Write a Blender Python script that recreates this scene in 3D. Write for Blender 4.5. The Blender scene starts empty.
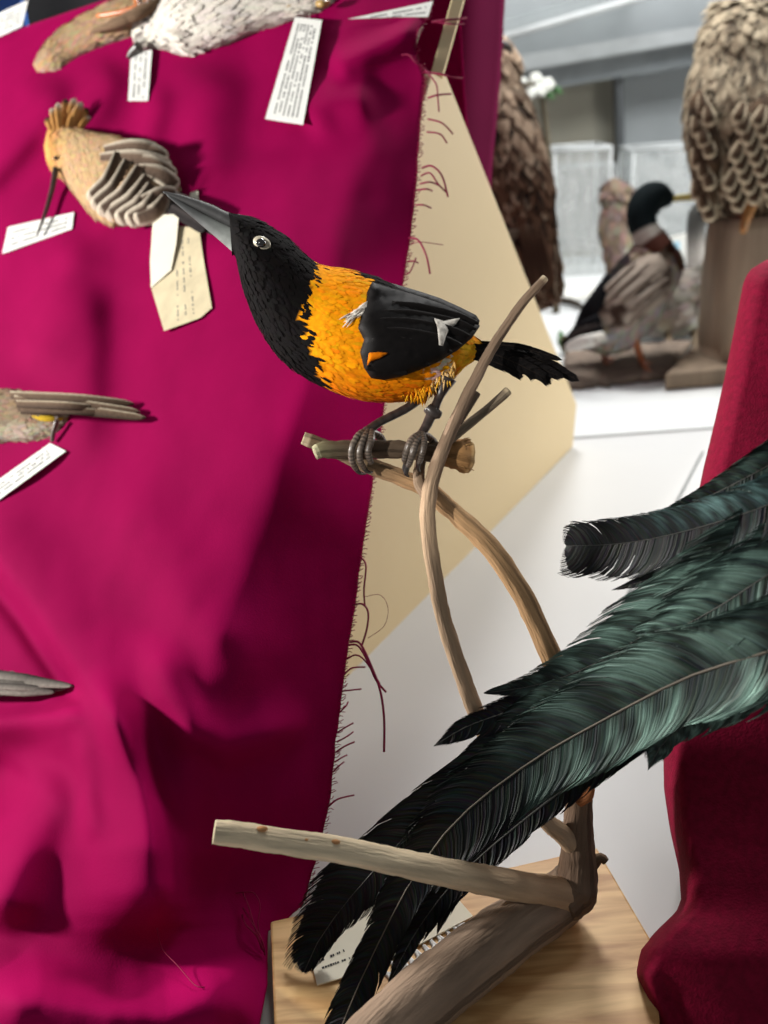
import bpy, bmesh, math, random
from mathutils import Vector, Matrix, geometry, noise
random.seed(7)
COL = bpy.context.scene.collection
TZ = 0.75                      # height of the white tables above the floor
FPX, PITCH, ROLL = 900.0, math.radians(25), math.radians(4)
CAM = Vector((0, 0, TZ + 0.45))
FWD = Vector((0, math.cos(PITCH), -math.sin(PITCH)))
_R0, _U0 = Vector((1, 0, 0)), Vector((0, math.sin(PITCH), math.cos(PITCH)))
RGT = math.cos(ROLL)*_R0 - math.sin(ROLL)*_U0
UPV = math.sin(ROLL)*_R0 + math.cos(ROLL)*_U0

# ------------------------------------------------------------------ measuring
def ray(x, y): return FWD + RGT*((x-384)/FPX) - UPV*((y-512)/FPX)
def P(x, y, d): return CAM + ray(x, y)*d
def gd(x, y, z=0.0):           # depth at which the sight line meets height z above the table
    r = ray(x, y); k = (TZ + z - CAM.z)/(r.z if abs(r.z) > 1e-6 else 1e-6); return k if k > 0 else 50.0
def G(x, y, z=0.0): return P(x, y, gd(x, y, z))
def plane_d(x, y, p0, n): return (p0-CAM).dot(n)/ray(x, y).dot(n)
def project(p):
    q = p-CAM; d = q.dot(FWD); return 384+FPX*q.dot(RGT)/d, 512-FPX*q.dot(UPV)/d, d
def lerp(a, b, t): return a+(b-a)*t
def sstep(a, b, x):
    t = max(0, min(1, (x-a)/(b-a))); return t*t*(3-2*t)
def interp(tab, x):            # piecewise linear table
    if x <= tab[0][0]: return tab[0][1]
    for (a, va), (b, vb) in zip(tab, tab[1:]):
        if x <= b: return va+(vb-va)*(x-a)/(b-a)
    return tab[-1][1]
def catmull(pts, n):           # n samples through tuples of numbers
    out = []; m = len(pts)-1
    for i in range(n):
        u = i/(n-1)*m; k = min(int(u), m-1); t = u-k
        p0, p1, p2, p3 = pts[max(k-1, 0)], pts[k], pts[k+1], pts[min(k+2, m)]
        out.append(tuple(0.5*((2*b)+(c-a)*t+(2*a-5*b+4*c-d)*t*t+(3*b-a-3*c+d)*t**3) for a, b, c, d in zip(p0, p1, p2, p3)))
    return out
def nz(x, y=0, z=0): return noise.noise(Vector((x, y, z)))
def srgb(r, g, b):
    f = lambda c: (c/255/12.92) if c/255 <= .04045 else ((c/255+.055)/1.055)**2.4
    return (f(r), f(g), f(b))

# ------------------------------------------------------------------ objects
class MB:
    def __init__(s): s.v = []; s.f = []; s.c = []; s.uv = {}; s.mi = []
    def add(s, v, f, c=(1, 1, 1), uv=None, mi=0):
        o = len(s.v); s.v += [Vector(p) for p in v]
        s.c += (list(c) if isinstance(c[0], (tuple, list)) else [c]*len(v))
        if uv: s.uv.update({o+i: q for i, q in enumerate(uv)})
        s.f += [tuple(o+i for i in q) for q in f]; s.mi += [mi]*len(f)
    def build(s, name, mats, parent=None, smooth=True, angle=None):
        off = Vector(); p = parent
        while p is not None: off += p.location; p = p.parent
        me = bpy.data.meshes.new(name)
        me.from_pydata([v-off for v in s.v], [], s.f)
        a = me.color_attributes.new('Col', 'FLOAT_COLOR', 'POINT')
        a.data.foreach_set('color', [x for c in s.c for x in (c[0], c[1], c[2], 1.0)])
        if s.uv:
            l = me.uv_layers.new(name='UVMap')
            for lp in me.loops: l.data[lp.index].uv = s.uv.get(lp.vertex_index, (0, 0))
        for m in (mats if isinstance(mats, (list, tuple)) else [mats]): me.materials.append(m)
        me.polygons.foreach_set('material_index', s.mi)
        me.polygons.foreach_set('use_smooth', [smooth]*len(me.polygons))
        if smooth and angle: me.set_sharp_from_angle(angle=math.radians(angle))
        me.update()
        o = bpy.data.objects.new(name, me); COL.objects.link(o)
        if parent is not None: o.parent = parent
        return o
def tag(o, label=None, cat=None, group=None, kind=None):
    if label: o['label'] = label
    if cat: o['category'] = cat
    if group: o['group'] = group
    if kind: o['kind'] = kind
    return o
def thing(name, label, cat, loc, group=None):
    o = bpy.data.objects.new(name, None); COL.objects.link(o); o.location = loc; o.empty_display_size = .02
    bpy.context.view_layer.update()
    return tag(o, label, cat, group)

# ------------------------------------------------------------------ materials
def mat(name, col=(.8, .8, .8), rough=.6, attr=False, nscale=0, namt=.3, bump=0, bscale=None, uvs=None, stretch=(1, 1, 1),
        sheen=0, stint=(1, 1, 1), srough=.4, metal=0, spec=.5, coat=0, dark=None, sss=0, detail=4):
    m = bpy.data.materials.new(name); m.use_nodes = True
    nt = m.node_tree; N = nt.nodes; L = nt.links; b = N['Principled BSDF']
    b.inputs['Roughness'].default_value = rough; b.inputs['Metallic'].default_value = metal
    b.inputs['Specular IOR Level'].default_value = spec; b.inputs['Coat Weight'].default_value = coat
    b.inputs['Sheen Weight'].default_value = sheen; b.inputs['Sheen Roughness'].default_value = srough
    b.inputs['Sheen Tint'].default_value = (*stint, 1)
    tc = N.new('ShaderNodeTexCoord'); mp = N.new('ShaderNodeMapping'); L.new(tc.outputs['UV' if uvs else 'Object'], mp.inputs['Vector'])
    mp.inputs['Scale'].default_value = stretch
    src = None
    if attr:
        at = N.new('ShaderNodeAttribute'); at.attribute_name = 'Col'; src = at.outputs['Color']
    if nscale:
        nt_ = N.new('ShaderNodeTexNoise'); nt_.inputs['Scale'].default_value = nscale; nt_.inputs['Detail'].default_value = detail
        L.new(mp.outputs[0], nt_.inputs['Vector'])
        rp = N.new('ShaderNodeValToRGB'); rp.color_ramp.elements[0].position = .3; rp.color_ramp.elements[1].position = .7
        L.new(nt_.outputs['Fac'], rp.inputs[0])
        mx = N.new('ShaderNodeMix'); mx.data_type = 'RGBA'
        if attr or dark is None:
            mx.blend_type = 'MULTIPLY'; mx.inputs[0].default_value = 1
            rp.color_ramp.elements[0].color = (1-namt, 1-namt, 1-namt, 1); rp.color_ramp.elements[1].color = (1, 1, 1, 1)
            if src: L.new(src, mx.inputs[6])
            else: mx.inputs[6].default_value = (*col, 1)
            L.new(rp.outputs[0], mx.inputs[7])
        else:
            L.new(rp.outputs[0], mx.inputs[0]); mx.inputs[6].default_value = (*dark, 1); mx.inputs[7].default_value = (*col, 1)
        src = mx.outputs[2]
    if src: L.new(src, b.inputs['Base Color'])
    else: b.inputs['Base Color'].default_value = (*col, 1)
    if bump:
        n2 = N.new('ShaderNodeTexNoise'); n2.inputs['Scale'].default_value = bscale or nscale; n2.inputs['Detail'].default_value = 6
        L.new(mp.outputs[0], n2.inputs['Vector'])
        bp = N.new('ShaderNodeBump'); bp.inputs['Strength'].default_value = bump; bp.inputs['Distance'].default_value = .002
        L.new(n2.outputs['Fac'], bp.inputs['Height']); L.new(bp.outputs[0], b.inputs['Normal'])
    return m
M = {}
M['velvet'] = mat('magenta_velvet', srgb(146, 5, 72), .8, nscale=14, namt=.16, bump=.12, bscale=900, sheen=.45, stint=srgb(255, 14, 120), srough=.16, spec=.02)
M['backfall'] = mat('velvet_reverse', srgb(104, 14, 58), .85, nscale=14, namt=.16, bump=.12, bscale=900, spec=.05)
M['thread'] = mat('frayed_thread', srgb(138, 16, 64), .7, nscale=200, namt=.3, spec=.2)
M['redvelvet'] = mat('crimson_velvet', srgb(116, 4, 40), .8, nscale=260, namt=.35, bump=.3, bscale=800, sheen=.14, stint=srgb(255, 70, 110), srough=.4, spec=.1)
M['beige'] = mat('beige_painted_board', srgb(226, 205, 163), .6, nscale=5, namt=.06, bump=.05, bscale=120, spec=.3)
M['board'] = mat('grey_brown_board', srgb(150, 135, 118), .7, nscale=30, namt=.2)
M['white'] = mat('white_table_top', srgb(206, 207, 207), .42, nscale=6, namt=.05, spec=.4)
M['white2'] = mat('white_back_table_top', srgb(216, 219, 219), .4, nscale=4, namt=.04, spec=.4)
M['seam'] = mat('grey_seam', srgb(120, 125, 125), .5, nscale=50, namt=.2)
M['paper'] = mat('white_paper', srgb(235, 236, 230), .7, nscale=40, namt=.06, spec=.2)
M['oldpaper'] = mat('yellowed_paper', srgb(222, 208, 172), .75, nscale=60, namt=.22, spec=.2)
M['ivory'] = mat('ivory_card', srgb(240, 234, 212), .6, nscale=40, namt=.07, spec=.2)
M['ink'] = mat('grey_ink', srgb(120, 120, 120), .8, nscale=300, namt=.5)
M['ink2'] = mat('dark_ink', srgb(60, 58, 55), .8, nscale=300, namt=.5)
M['whiteink'] = mat('white_paint_writing', srgb(238, 238, 235), .6, nscale=200, namt=.08)
M['bark'] = mat('weathered_bark', rough=.8, attr=True, nscale=60, namt=.42, bump=.9, bscale=150, stretch=(1, 1, 1), spec=.2, uvs=True)
M['feather'] = mat('plain_feather', rough=.85, attr=True, nscale=400, namt=.3, spec=.08)
M['gloss'] = mat('dark_keratin', rough=.35, attr=True, nscale=120, namt=.35, spec=.5)
M['glossy_feather'] = mat('iridescent_tail_feather', rough=.46, attr=True, nscale=900, namt=.72, spec=.16, metal=.12, uvs=True, stretch=(1, .06, 1))
M['black_feather'] = mat('black_feather', rough=.62, attr=True, nscale=350, namt=.45, spec=.15)
M['horn'] = mat('bill_horn', rough=.62, attr=True, nscale=90, namt=.4, spec=.25, bump=.15, bscale=200)
M['eye'] = mat('glass_eye', rough=.08, attr=True, nscale=10, namt=.02, spec=.8, coat=1)
M['string'] = mat('white_string', srgb(205, 200, 190), .8, nscale=300, namt=.2)
M['metal'] = mat('grey_metal', srgb(120, 124, 126), .4, nscale=30, namt=.2, metal=.5)
M['dark'] = mat('black_cloth', srgb(18, 18, 22), .8, nscale=60, namt=.4)
M['blue'] = mat('blue_card', srgb(50, 105, 190), .6, nscale=30, namt=.15)
M['leaf'] = mat('green_leaf', srgb(70, 120, 62), .5, nscale=60, namt=.4)
M['blossom'] = mat('white_blossom', srgb(225, 228, 220), .6, nscale=60, namt=.2)
M['postwood'] = mat('grey_brown_post', srgb(158, 138, 116), .8, nscale=9, namt=.45, bump=.4, bscale=30, stretch=(5, 5, .6))
M['drift'] = mat('driftwood', srgb(136, 120, 106), .85, nscale=16, namt=.55, bump=.6, bscale=40, stretch=(1, 4, 4))
M['wall'] = mat('grey_wall_paint', srgb(172, 176, 172), .8, nscale=2.2, namt=.3)
M['floor'] = mat('grey_floor', srgb(120, 115, 108), .7, nscale=3, namt=.2)
M['olive'] = mat('olive_grey_panel', srgb(170, 166, 150), .7, nscale=5, namt=.18)
M['bluegrey'] = mat('blue_grey_panel', srgb(188, 194, 195), .6, nscale=4, namt=.22)
M['darkbar'] = mat('dark_grey_bar', srgb(98, 102, 104), .5, nscale=20, namt=.25)
M['midbar'] = mat('grey_bar', srgb(140, 146, 148), .5, nscale=12, namt=.25)
M['lightbar'] = mat('pale_grey_bar', srgb(196, 200, 200), .4, nscale=20, namt=.15)

def wood_material():
    m = bpy.data.materials.new('varnished_plank'); m.use_nodes = True; nt = m.node_tree; N = nt.nodes; L = nt.links; b = N['Principled BSDF']
    tc = N.new('ShaderNodeTexCoord'); mp = N.new('ShaderNodeMapping'); mp.inputs['Scale'].default_value = (3, 26, 26); mp.inputs['Rotation'].default_value = (0, 0, -.25)
    L.new(tc.outputs['Object'], mp.inputs[0])
    n = N.new('ShaderNodeTexNoise'); n.inputs['Scale'].default_value = 5; n.inputs['Detail'].default_value = 8; n.inputs['Distortion'].default_value = .6; L.new(mp.outputs[0], n.inputs[0])
    r = N.new('ShaderNodeValToRGB'); L.new(n.outputs[0], r.inputs[0])
    r.color_ramp.elements[0].position = .3; r.color_ramp.elements[0].color = (*srgb(190, 138, 82), 1)
    r.color_ramp.elements[1].position = .62; r.color_ramp.elements[1].color = (*srgb(242, 200, 138), 1)
    L.new(r.outputs[0], b.inputs['Base Color']); b.inputs['Roughness'].default_value = .5
    bp = N.new('ShaderNodeBump'); bp.inputs['Strength'].default_value = .15; bp.inputs['Distance'].default_value = .001; L.new(n.outputs[0], bp.inputs['Height']); L.new(bp.outputs[0], b.inputs['Normal'])
    return m
M['wood'] = wood_material()
def acrylic_material():
    m = bpy.data.materials.new('clear_acrylic'); m.use_nodes = True; nt = m.node_tree; N = nt.nodes; L = nt.links
    b = N['Principled BSDF']; b.inputs['Base Color'].default_value = (.8, .81, .8, 1); b.inputs['Roughness'].default_value = .12
    t = N.new('ShaderNodeBsdfTransparent'); t.inputs[0].default_value = (.95, .96, .96, 1)
    mx = N.new('ShaderNodeMixShader'); fr = N.new('ShaderNodeTexNoise'); fr.inputs['Scale'].default_value = 6
    mr = N.new('ShaderNodeMapRange'); mr.inputs[1].default_value = .35; mr.inputs[2].default_value = .7; mr.inputs[3].default_value = .10; mr.inputs[4].default_value = .32
    L.new(fr.outputs[0], mr.inputs[0]); L.new(mr.outputs[0], mx.inputs[0]); L.new(t.outputs[0], mx.inputs[1]); L.new(b.outputs[0], mx.inputs[2])
    L.new(mx.outputs[0], N['Material Output'].inputs[0]); return m
M['acrylic'] = acrylic_material()

# ------------------------------------------------------------------ shapes
def box_corners(bot, top):     # two loops of 4 points
    return list(bot)+list(top), [(3, 2, 1, 0), (4, 5, 6, 7)]+[(i, (i+1) % 4, 4+(i+1) % 4, 4+i) for i in range(4)]
def slab(mb, corners, thick_vec, c=(1, 1, 1), bevel=0, mi=0):
    v, f = box_corners([p for p in corners], [p+thick_vec for p in corners]); mb.add(v, f, c, mi=mi)
def prism(mb, poly, vec, c=(1, 1, 1), mi=0):
    n = len(poly); v = list(poly)+[p+vec for p in poly]
    f = [tuple(reversed(range(n))), tuple(range(n, 2*n))]+[(i, (i+1) % n, n+(i+1) % n, n+i) for i in range(n)]
    mb.add(v, f, c, mi=mi)
def bevel(o, w=.001, seg=2):
    m = o.modifiers.new('bevel', 'BEVEL'); m.width = w; m.segments = seg; m.limit_method = 'ANGLE'; m.angle_limit = math.radians(35); return o
def frame_at(t):
    a = Vector((0, 0, 1)) if abs(t.z) < .9 else Vector((1, 0, 0))
    n = t.cross(a).normalized(); return n, t.cross(n).normalized()
def tube(mb, pts, rad, seg=10, c=(1, 1, 1), rough=0, rscale=80, n=None, cap=True, mi=0, flat=None, seed=0):
    # pts: list of Vectors, rad: list of radii; colour may be a function of t
    m = n or len(pts)
    q = catmull([(*p, r) for p, r in zip(pts, rad)], m) if n else [(*p, r) for p, r in zip(pts, rad)]
    pv = [Vector(a[:3]) for a in q]; rr = [max(a[3], 1e-5) for a in q]
    V = []; F = []; C = []; UV = []; nrm = None; ln = 0
    for i in range(m):
        t = (pv[min(i+1, m-1)]-pv[max(i-1, 0)]).normalized()
        if nrm is None: nrm, _ = frame_at(t)
        nrm = (nrm-t*nrm.dot(t)).normalized(); bn = t.cross(nrm)
        if i: ln += (pv[i]-pv[i-1]).length
        col = c(i/(m-1)) if callable(c) else c
        for k in range(seg):
            a = 2*math.pi*k/seg; d = nrm*math.cos(a)+bn*math.sin(a); r = rr[i]
            p = pv[i]+d*r
            if rough: p = pv[i]+d*r*(1+rough*noise.noise((p+Vector((seed, 0, 0)))*rscale)+rough*.6*noise.noise((p+Vector((seed, 5, 0)))*rscale*3))
            if flat: p = pv[i]+(p-pv[i])-flat[0]*((p-pv[i]).dot(flat[0])*(1-flat[1]))
            V.append(p); C.append(col); UV.append((a*2.2*max(rr)*1.0, ln*.36))
    for i in range(m-1):
        for k in range(seg): F.append((i*seg+k, i*seg+(k+1) % seg, (i+1)*seg+(k+1) % seg, (i+1)*seg+k))
    if cap:
        for e, ring in ((0, 0), (m-1, (m-1)*seg)):
            V.append(pv[e]); C.append(C[ring]); UV.append((0, 0)); o = len(V)-1
            for k in range(seg):
                q_ = (o, ring+(k+1) % seg, ring+k); F.append(q_ if e == 0 else q_[::-1])
    mb.add(V, F, C, UV, mi)
def px_tube(mb, pl, seg=10, **kw):   # [(px, py, depth, radius px)]
    tube(mb, [P(a, b, d) for a, b, d, r in pl], [r*d/FPX for a, b, d, r in pl], seg, **kw)

class Loft:                    # a rounded body measured by its upper and lower outline: (tx, ty, bx, by, depth, side ratio)
    def __init__(s, st, n=48, m=28, colour=None, rough=0, rscale=60):
        s.n, s.m = n, m; s.q = catmull(st, n); s.colour = colour; s.rings = []; s.len = [0]
        cs = [P((a+c)/2, (b+d)/2, e) for a, b, c, d, e, f in s.q]
        for i, (a, b, c, d, e, f) in enumerate(s.q):
            t = (cs[min(i+1, n-1)]-cs[max(i-1, 0)]).normalized()
            up = (P(a, b, e)-P(c, d, e))*.5
            view = ray((a+c)/2, (b+d)/2).normalized()
            side = view*up.length*f
            ring = []
            for k in range(m):
                an = 2*math.pi*k/m
                p = cs[i]+up*math.cos(an)+side*math.sin(an)     # angle 0 = upper outline, pi = lower, 1.5 pi = towards the viewer
                if rough: p += (p-cs[i])*rough*noise.noise(p*rscale)
                ring.append(p)
            s.rings.append(ring)
            if i: s.len.append(s.len[-1]+(cs[i]-cs[i-1]).length)
        s.cs = cs
    def add(s, mb, mi=0):
        V = [p for r in s.rings for p in r]; m, n = s.m, s.n
        F = [(i*m+k, i*m+(k+1) % m, (i+1)*m+(k+1) % m, (i+1)*m+k) for i in range(n-1) for k in range(m)]
        C = [s.colour(i/(n-1), 2*math.pi*k/m) for i in range(n) for k in range(m)]
        UV = [(s.len[i], k/m*.3) for i in range(n) for k in range(m)]
        V += [s.cs[0], s.cs[-1]]; C += [C[0], C[-1]]; UV += [(0, 0), (0, 0)]
        F += [(m*n, (k+1) % m, k) for k in range(m)]+[(m*n+1, (n-1)*m+k, (n-1)*m+(k+1) % m) for k in range(m)]
        mb.add(V, F, C, UV, mi)
    def at(s, t, an):
        i = max(0, min(s.n-1.001, t*(s.n-1))); k = (an/(2*math.pi)*s.m) % s.m
        i0, k0 = int(i), int(k); a, b = i-i0, k-k0; k1 = (k0+1) % s.m
        R = s.rings
        return (R[i0][k0]*(1-a)+R[i0+1][k0]*a)*(1-b)+(R[i0][k1]*(1-a)+R[i0+1][k1]*a)*b
    def coat(s, mb, count, length, width, colour, lift=.12, t0=.02, t1=.98, jit=.35, view_only=True, seed=1, bk=1, mi=0, edge=None):
        # overlapping contour feathers: small leaves lying towards the tail (t = 1)
        rng = random.Random(seed)
        for _ in range(count):
            t = rng.uniform(t0, t1); an = rng.uniform(math.pi*.85, math.pi*2.25) if view_only else rng.uniform(0, 2*math.pi)
            p = s.at(t, an); q = s.at(min(1, t+.03), an)-s.at(max(0, t-.03), an)
            if q.length < 1e-7: continue
            tg = q.normalized()*bk; sd = s.at(t, an+.08)-s.at(t, an-.08)
            if sd.length < 1e-7: continue
            nr = tg.cross(sd).normalized()
            ctr = s.cs[min(s.n-1, int(t*(s.n-1)))]
            if nr.dot(p-ctr) < 0: nr = -nr
            sd = nr.cross(tg).normalized(); tg = (tg+sd*rng.uniform(-jit, jit)).normalized(); sd = nr.cross(tg).normalized()
            l = length*rng.uniform(.7, 1.25); w = width*rng.uniform(.7, 1.2)
            base = p+nr*l*.02
            c = colour(t, an, rng); c2 = edge(t, an, rng) if edge else c
            V = [base, base+tg*l*.35+sd*w*.45+nr*l*lift*.3, base+tg*l*.4+nr*l*lift*.75, base+tg*l*.35-sd*w*.45+nr*l*lift*.3,
                 base+tg*l*.78+sd*w*.38+nr*l*lift*.6, base+tg*l*.8+nr*l*lift*1.05, base+tg*l*.78-sd*w*.38+nr*l*lift*.6, base+tg*l+nr*l*lift*.7]
            mb.add(V, [(0, 1, 2), (0, 2, 3), (1, 4, 5, 2), (2, 5, 6, 3), (4, 7, 5), (5, 7, 6)], [c, c, c, c, c2, c, c2, c2], mi=mi)

def pillow(mb, outline, dfn, bulge, R, thick=.0015, colour=(1, 1, 1), step=5, mi=0, rough=0):
    # a closed cushion-like sheet over a measured outline; bulges towards the viewer
    n = len(outline); xs = [p[0] for p in outline]; ys = [p[1] for p in outline]
    pts = []; 
    for i in range(n):
        a, b = Vector(outline[i]), Vector(outline[(i+1) % n]); k = max(1, int((b-a).length/step))
        pts += [a.lerp(b, j/k) for j in range(k)]
    nb = len(pts)
    def inside(x, y):
        r = False; j = nb-1
        for i in range(nb):
            if (pts[i].y > y) != (pts[j].y > y) and x < (pts[j].x-pts[i].x)*(y-pts[i].y)/(pts[j].y-pts[i].y)+pts[i].x: r = not r
            j = i
        return r
    def edist(x, y): return min((Vector((x, y))-p).length for p in pts[:nb])
    allp = list(pts); y = min(ys)+step*.5; row = 0
    while y < max(ys):
        x = min(xs)+(step*.5 if row % 2 else 0)
        while x < max(xs):
            if inside(x, y) and edist(x, y) > step*.6: allp.append(Vector((x, y)))
            x += step
        y += step*.87; row += 1
    res = geometry.delaunay_2d_cdt(allp, [], [list(range(nb))], 1, 1e-4)
    vs, fs = res[0], res[2]
    V = []; C = []
    fr = []; bk = []
    for v in vs:
        e = min(1, edist(v.x, v.y)/R); h = math.sqrt(max(0, 1-(1-e)**2)); d = dfn(v.x, v.y)
        if rough: h += rough*nz(v.x*.2, v.y*.2)
        fr.append(P(v.x, v.y, d-bulge*h)); bk.append(P(v.x, v.y, d+thick))
        C.append(colour(v.x, v.y) if callable(colour) else colour)
    m = len(vs); F = []; edges = {}
    for f in fs:
        a = [vs[i] for i in f]; s_ = sum(a[i].x*a[(i+1) % len(a)].y-a[(i+1) % len(a)].x*a[i].y for i in range(len(a)))
        f = list(f) if s_ < 0 else list(f)[::-1]
        F.append(tuple(f)); F.append(tuple(m+i for i in reversed(f)))
        for i in range(len(f)):
            e = (f[i], f[(i+1) % len(f)])
            if (e[1], e[0]) in edges: del edges[(e[1], e[0])]
            else: edges[e] = 1
    for (a, b) in edges: F.append((b, a, m+a, m+b))
    mb.add(fr+bk, F, C+C, mi=mi)

def feather(mb, rach, wu, wl, seed=1, N=170, fwd=1.1, colour=None, notch=.16, split=.10, rw=1.6, tipround=.10, lift=.0, rcol=(.10, .10, .09), curl=.0):
    # rach: [(px,py,depth)] from base to tip; wu / wl: vane width in px above / below as tables over t
    q = catmull(rach, 60); pts = [P(*a) for a in q]; rng = random.Random(seed)
    cum = [0]
    for a, b in zip(pts, pts[1:]): cum.append(cum[-1]+(b-a).length)
    L = cum[-1]
    def at(t):
        if t >= 1: return pts[-1]+(pts[-1]-pts[-2]).normalized()*(t-1)*L
        s = t*L
        for i in range(len(cum)-1):
            if s <= cum[i+1]: return pts[i].lerp(pts[i+1], (s-cum[i])/max(1e-9, cum[i+1]-cum[i]))
        return pts[-1]
    dmean = sum(a[2] for a in q)/len(q)
    for sgn, wt in ((1, wu), (-1, wl)):
        clump = 1; ang = 0; nxt = 0
        for i in range(N):
            t = i/N
            if i >= nxt:
                nxt = i+rng.randint(4, 16); clump = 1-notch*(rng.random()**3); ang = rng.uniform(-1, 1)*split
            w = interp(wt, t)*dmean/FPX*clump*(1+rng.uniform(-.03, .03))
            if tipround: w *= math.sqrt(max(0, 1-((t-1+tipround)/tipround)**2)) if t > 1-tipround else 1
            b0 = at(t); tg = (at(t+.01)-b0).normalized(); vw = (b0-CAM).normalized()
            sd = tg.cross(vw).normalized()*sgn
            if sd.dot(UPV)*sgn < 0: sd = -sd
            fw = (fwd+ang)*w
            st = []
            for k in range(5):
                u = k/4
                pp = at(t+fw*(u**.9)*.55/L*1.0)*.5+(b0+tg*fw*.55*u)*.5 + sd*w*math.sin(u*math.pi/2*.98) + tg*fw*.45*u*u - vw*(lift*w*math.sin(u*math.pi)*1.0 - curl*w*u*u)
                st.append(pp)
            tilt = rng.uniform(-.18, .55)
            sp = L/N*(.80 if w > 0 else 1)
            V = []; C = []; UV = []
            for k, pp in enumerate(st):
                u = k/4; hw = sp*(1.1+.45*u)
                z = vw*sp*tilt
                V += [pp-tg*hw-z, pp+tg*hw+z]
                c = colour(t, u, sgn, rng) if colour else (.02, .02, .02); C += [c, c]; UV += [(t*8, u), (t*8+.05, u)]
            mb.add(V, [(2*k, 2*k+1, 2*k+3, 2*k+2) for k in range(4)], C, UV)
    tube(mb, [at(i/24) for i in range(25)], [rw*dmean/FPX*(1-.75*i/24) for i in range(25)], 5, c=rcol)
def blade(mb, rach, w, colour, n=14, bend=.25, fwdtip=.15, mi=0, edge=None, vis=None):
    # one narrow flight feather: slightly vaulted vane with a pointed-round tip; w in px table over t
    q = catmull(rach, n); pts = [P(*a) for a in q]; V = []; C = []; F = []
    for i, p in enumerate(pts):
        t = i/(n-1); tg = (pts[min(i+1, n-1)]-pts[max(0, i-1)]).normalized(); vw = (p-CAM).normalized(); sd = tg.cross(vw).normalized()
        ww = interp(w, t)*q[i][2]/FPX
        for k in range(5):
            u = k/2-1; V.append(p+sd*ww*u-vw*ww*bend*(1-u*u)); c = colour(t, u) if callable(colour) else colour; C.append(c)
        for k in range(5):
            u = k/2-1; V.append(p+sd*ww*u-vw*(ww*bend*(1-u*u)-.0004)); C.append(C[-5])
    for i in range(n-1):
        a, b = i*10, (i+1)*10
        for k in range(4): F += [(a+k, a+k+1, b+k+1, b+k), (a+5+k+1, a+5+k, b+5+k, b+5+k+1)]
        F += [(a, b, b+5, a+5), (a+4, a+9, b+9, b+4)]
    F += [(0, 5, 6, 1), (1, 6, 7, 2), (2, 7, 8, 3), (3, 8, 9, 4)]; e = (n-1)*10
    F += [(e+k, e+k+1, e+k+6, e+k+5) for k in range(4)]
    mb.add(V, F, C, mi=mi)
def ellipsoid(mb, c, ax, n=10, m=16, col=(1, 1, 1)):   # ax: three half-axis vectors
    V = []; F = []; C = []
    for i in range(n+1):
        th = math.pi*i/n
        for k in range(m):
            a = 2*math.pi*k/m; V.append(c+ax[0]*math.sin(th)*math.cos(a)+ax[1]*math.sin(th)*math.sin(a)+ax[2]*math.cos(th)); C.append(col(th, a) if callable(col) else col)
    F = [(i*m+k, (i+1)*m+k, (i+1)*m+(k+1) % m, i*m+(k+1) % m) for i in range(n) for k in range(m)]
    mb.add(V, F, C)
def quad_grid(q, nu, nv):      # bilinear grid over 4 px corners
    return [[tuple(lerp(lerp(q[0][k], q[1][k], i/nu), lerp(q[3][k], q[2][k], i/nu), j/nv) for k in (0, 1)) for i in range(nu+1)] for j in range(nv+1)]
# ================================================================== the setting
def struct(name, mb, m, **k):
    o = mb.build(name, m, smooth=False); o['kind'] = 'structure'; return o
b = MB(); slab(b, [Vector((-3, -1.5, -.05)), Vector((4, -1.5, -.05)), Vector((4, 4.2, -.05)), Vector((-3, 4.2, -.05))], Vector((0, 0, .05))); struct('floor', b, M['floor'])
b = MB(); slab(b, [Vector((-3, 4.2, 0)), Vector((4, 4.2, 0)), Vector((4, 4.3, 0)), Vector((-3, 4.3, 0))], Vector((0, 0, 3.0))); struct('wall_back', b, M['wall'])

YS = 1.165                      # joint between the two tables
def table(name, label, x0, x1, y0, y1, m, grp=None):
    t = thing(name, label, 'table', ((x0+x1)/2, (y0+y1)/2, 0))
    b = MB(); slab(b, [Vector((x0, y0, TZ-.03)), Vector((x1, y0, TZ-.03)), Vector((x1, y1, TZ-.03)), Vector((x0, y1, TZ-.03))], Vector((0, 0, .03)))
    bevel(b.build('table_top', m, t, smooth=False), .003)
    for x in (x0+.05, x1-.09):
        for y in (y0+.05, y1-.09):
            b = MB(); slab(b, [Vector((x, y, 0)), Vector((x+.04, y, 0)), Vector((x+.04, y+.04, 0)), Vector((x, y+.04, 0))], Vector((0, 0, TZ-.03))); b.build('leg', M['metal'], t, smooth=False)
    return t
t1 = table('display_table', 'white display table under the magenta stand and the wooden perch base', -1.3, 1.5, .06, YS-.004, M['white'])
# the narrow grey joint strip that runs over the front table behind the dark tail feathers
a, c = G(703, 452, .0006), G(484, 868, .0006); sd = (c-a).cross(Vector((0, 0, 1))).normalized()*.0016
b = MB(); slab(b, [a-sd*.7, a+sd*.7, c+sd, c-sd], Vector((0, 0, .0008))); b.build('joint_strip', M['seam'], t1, smooth=False)
t2 = table('display_table', 'white back table carrying the mallard on its board, beyond the joint', -1.3, 1.9, YS+.004, 2.55, M['white2'])

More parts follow.
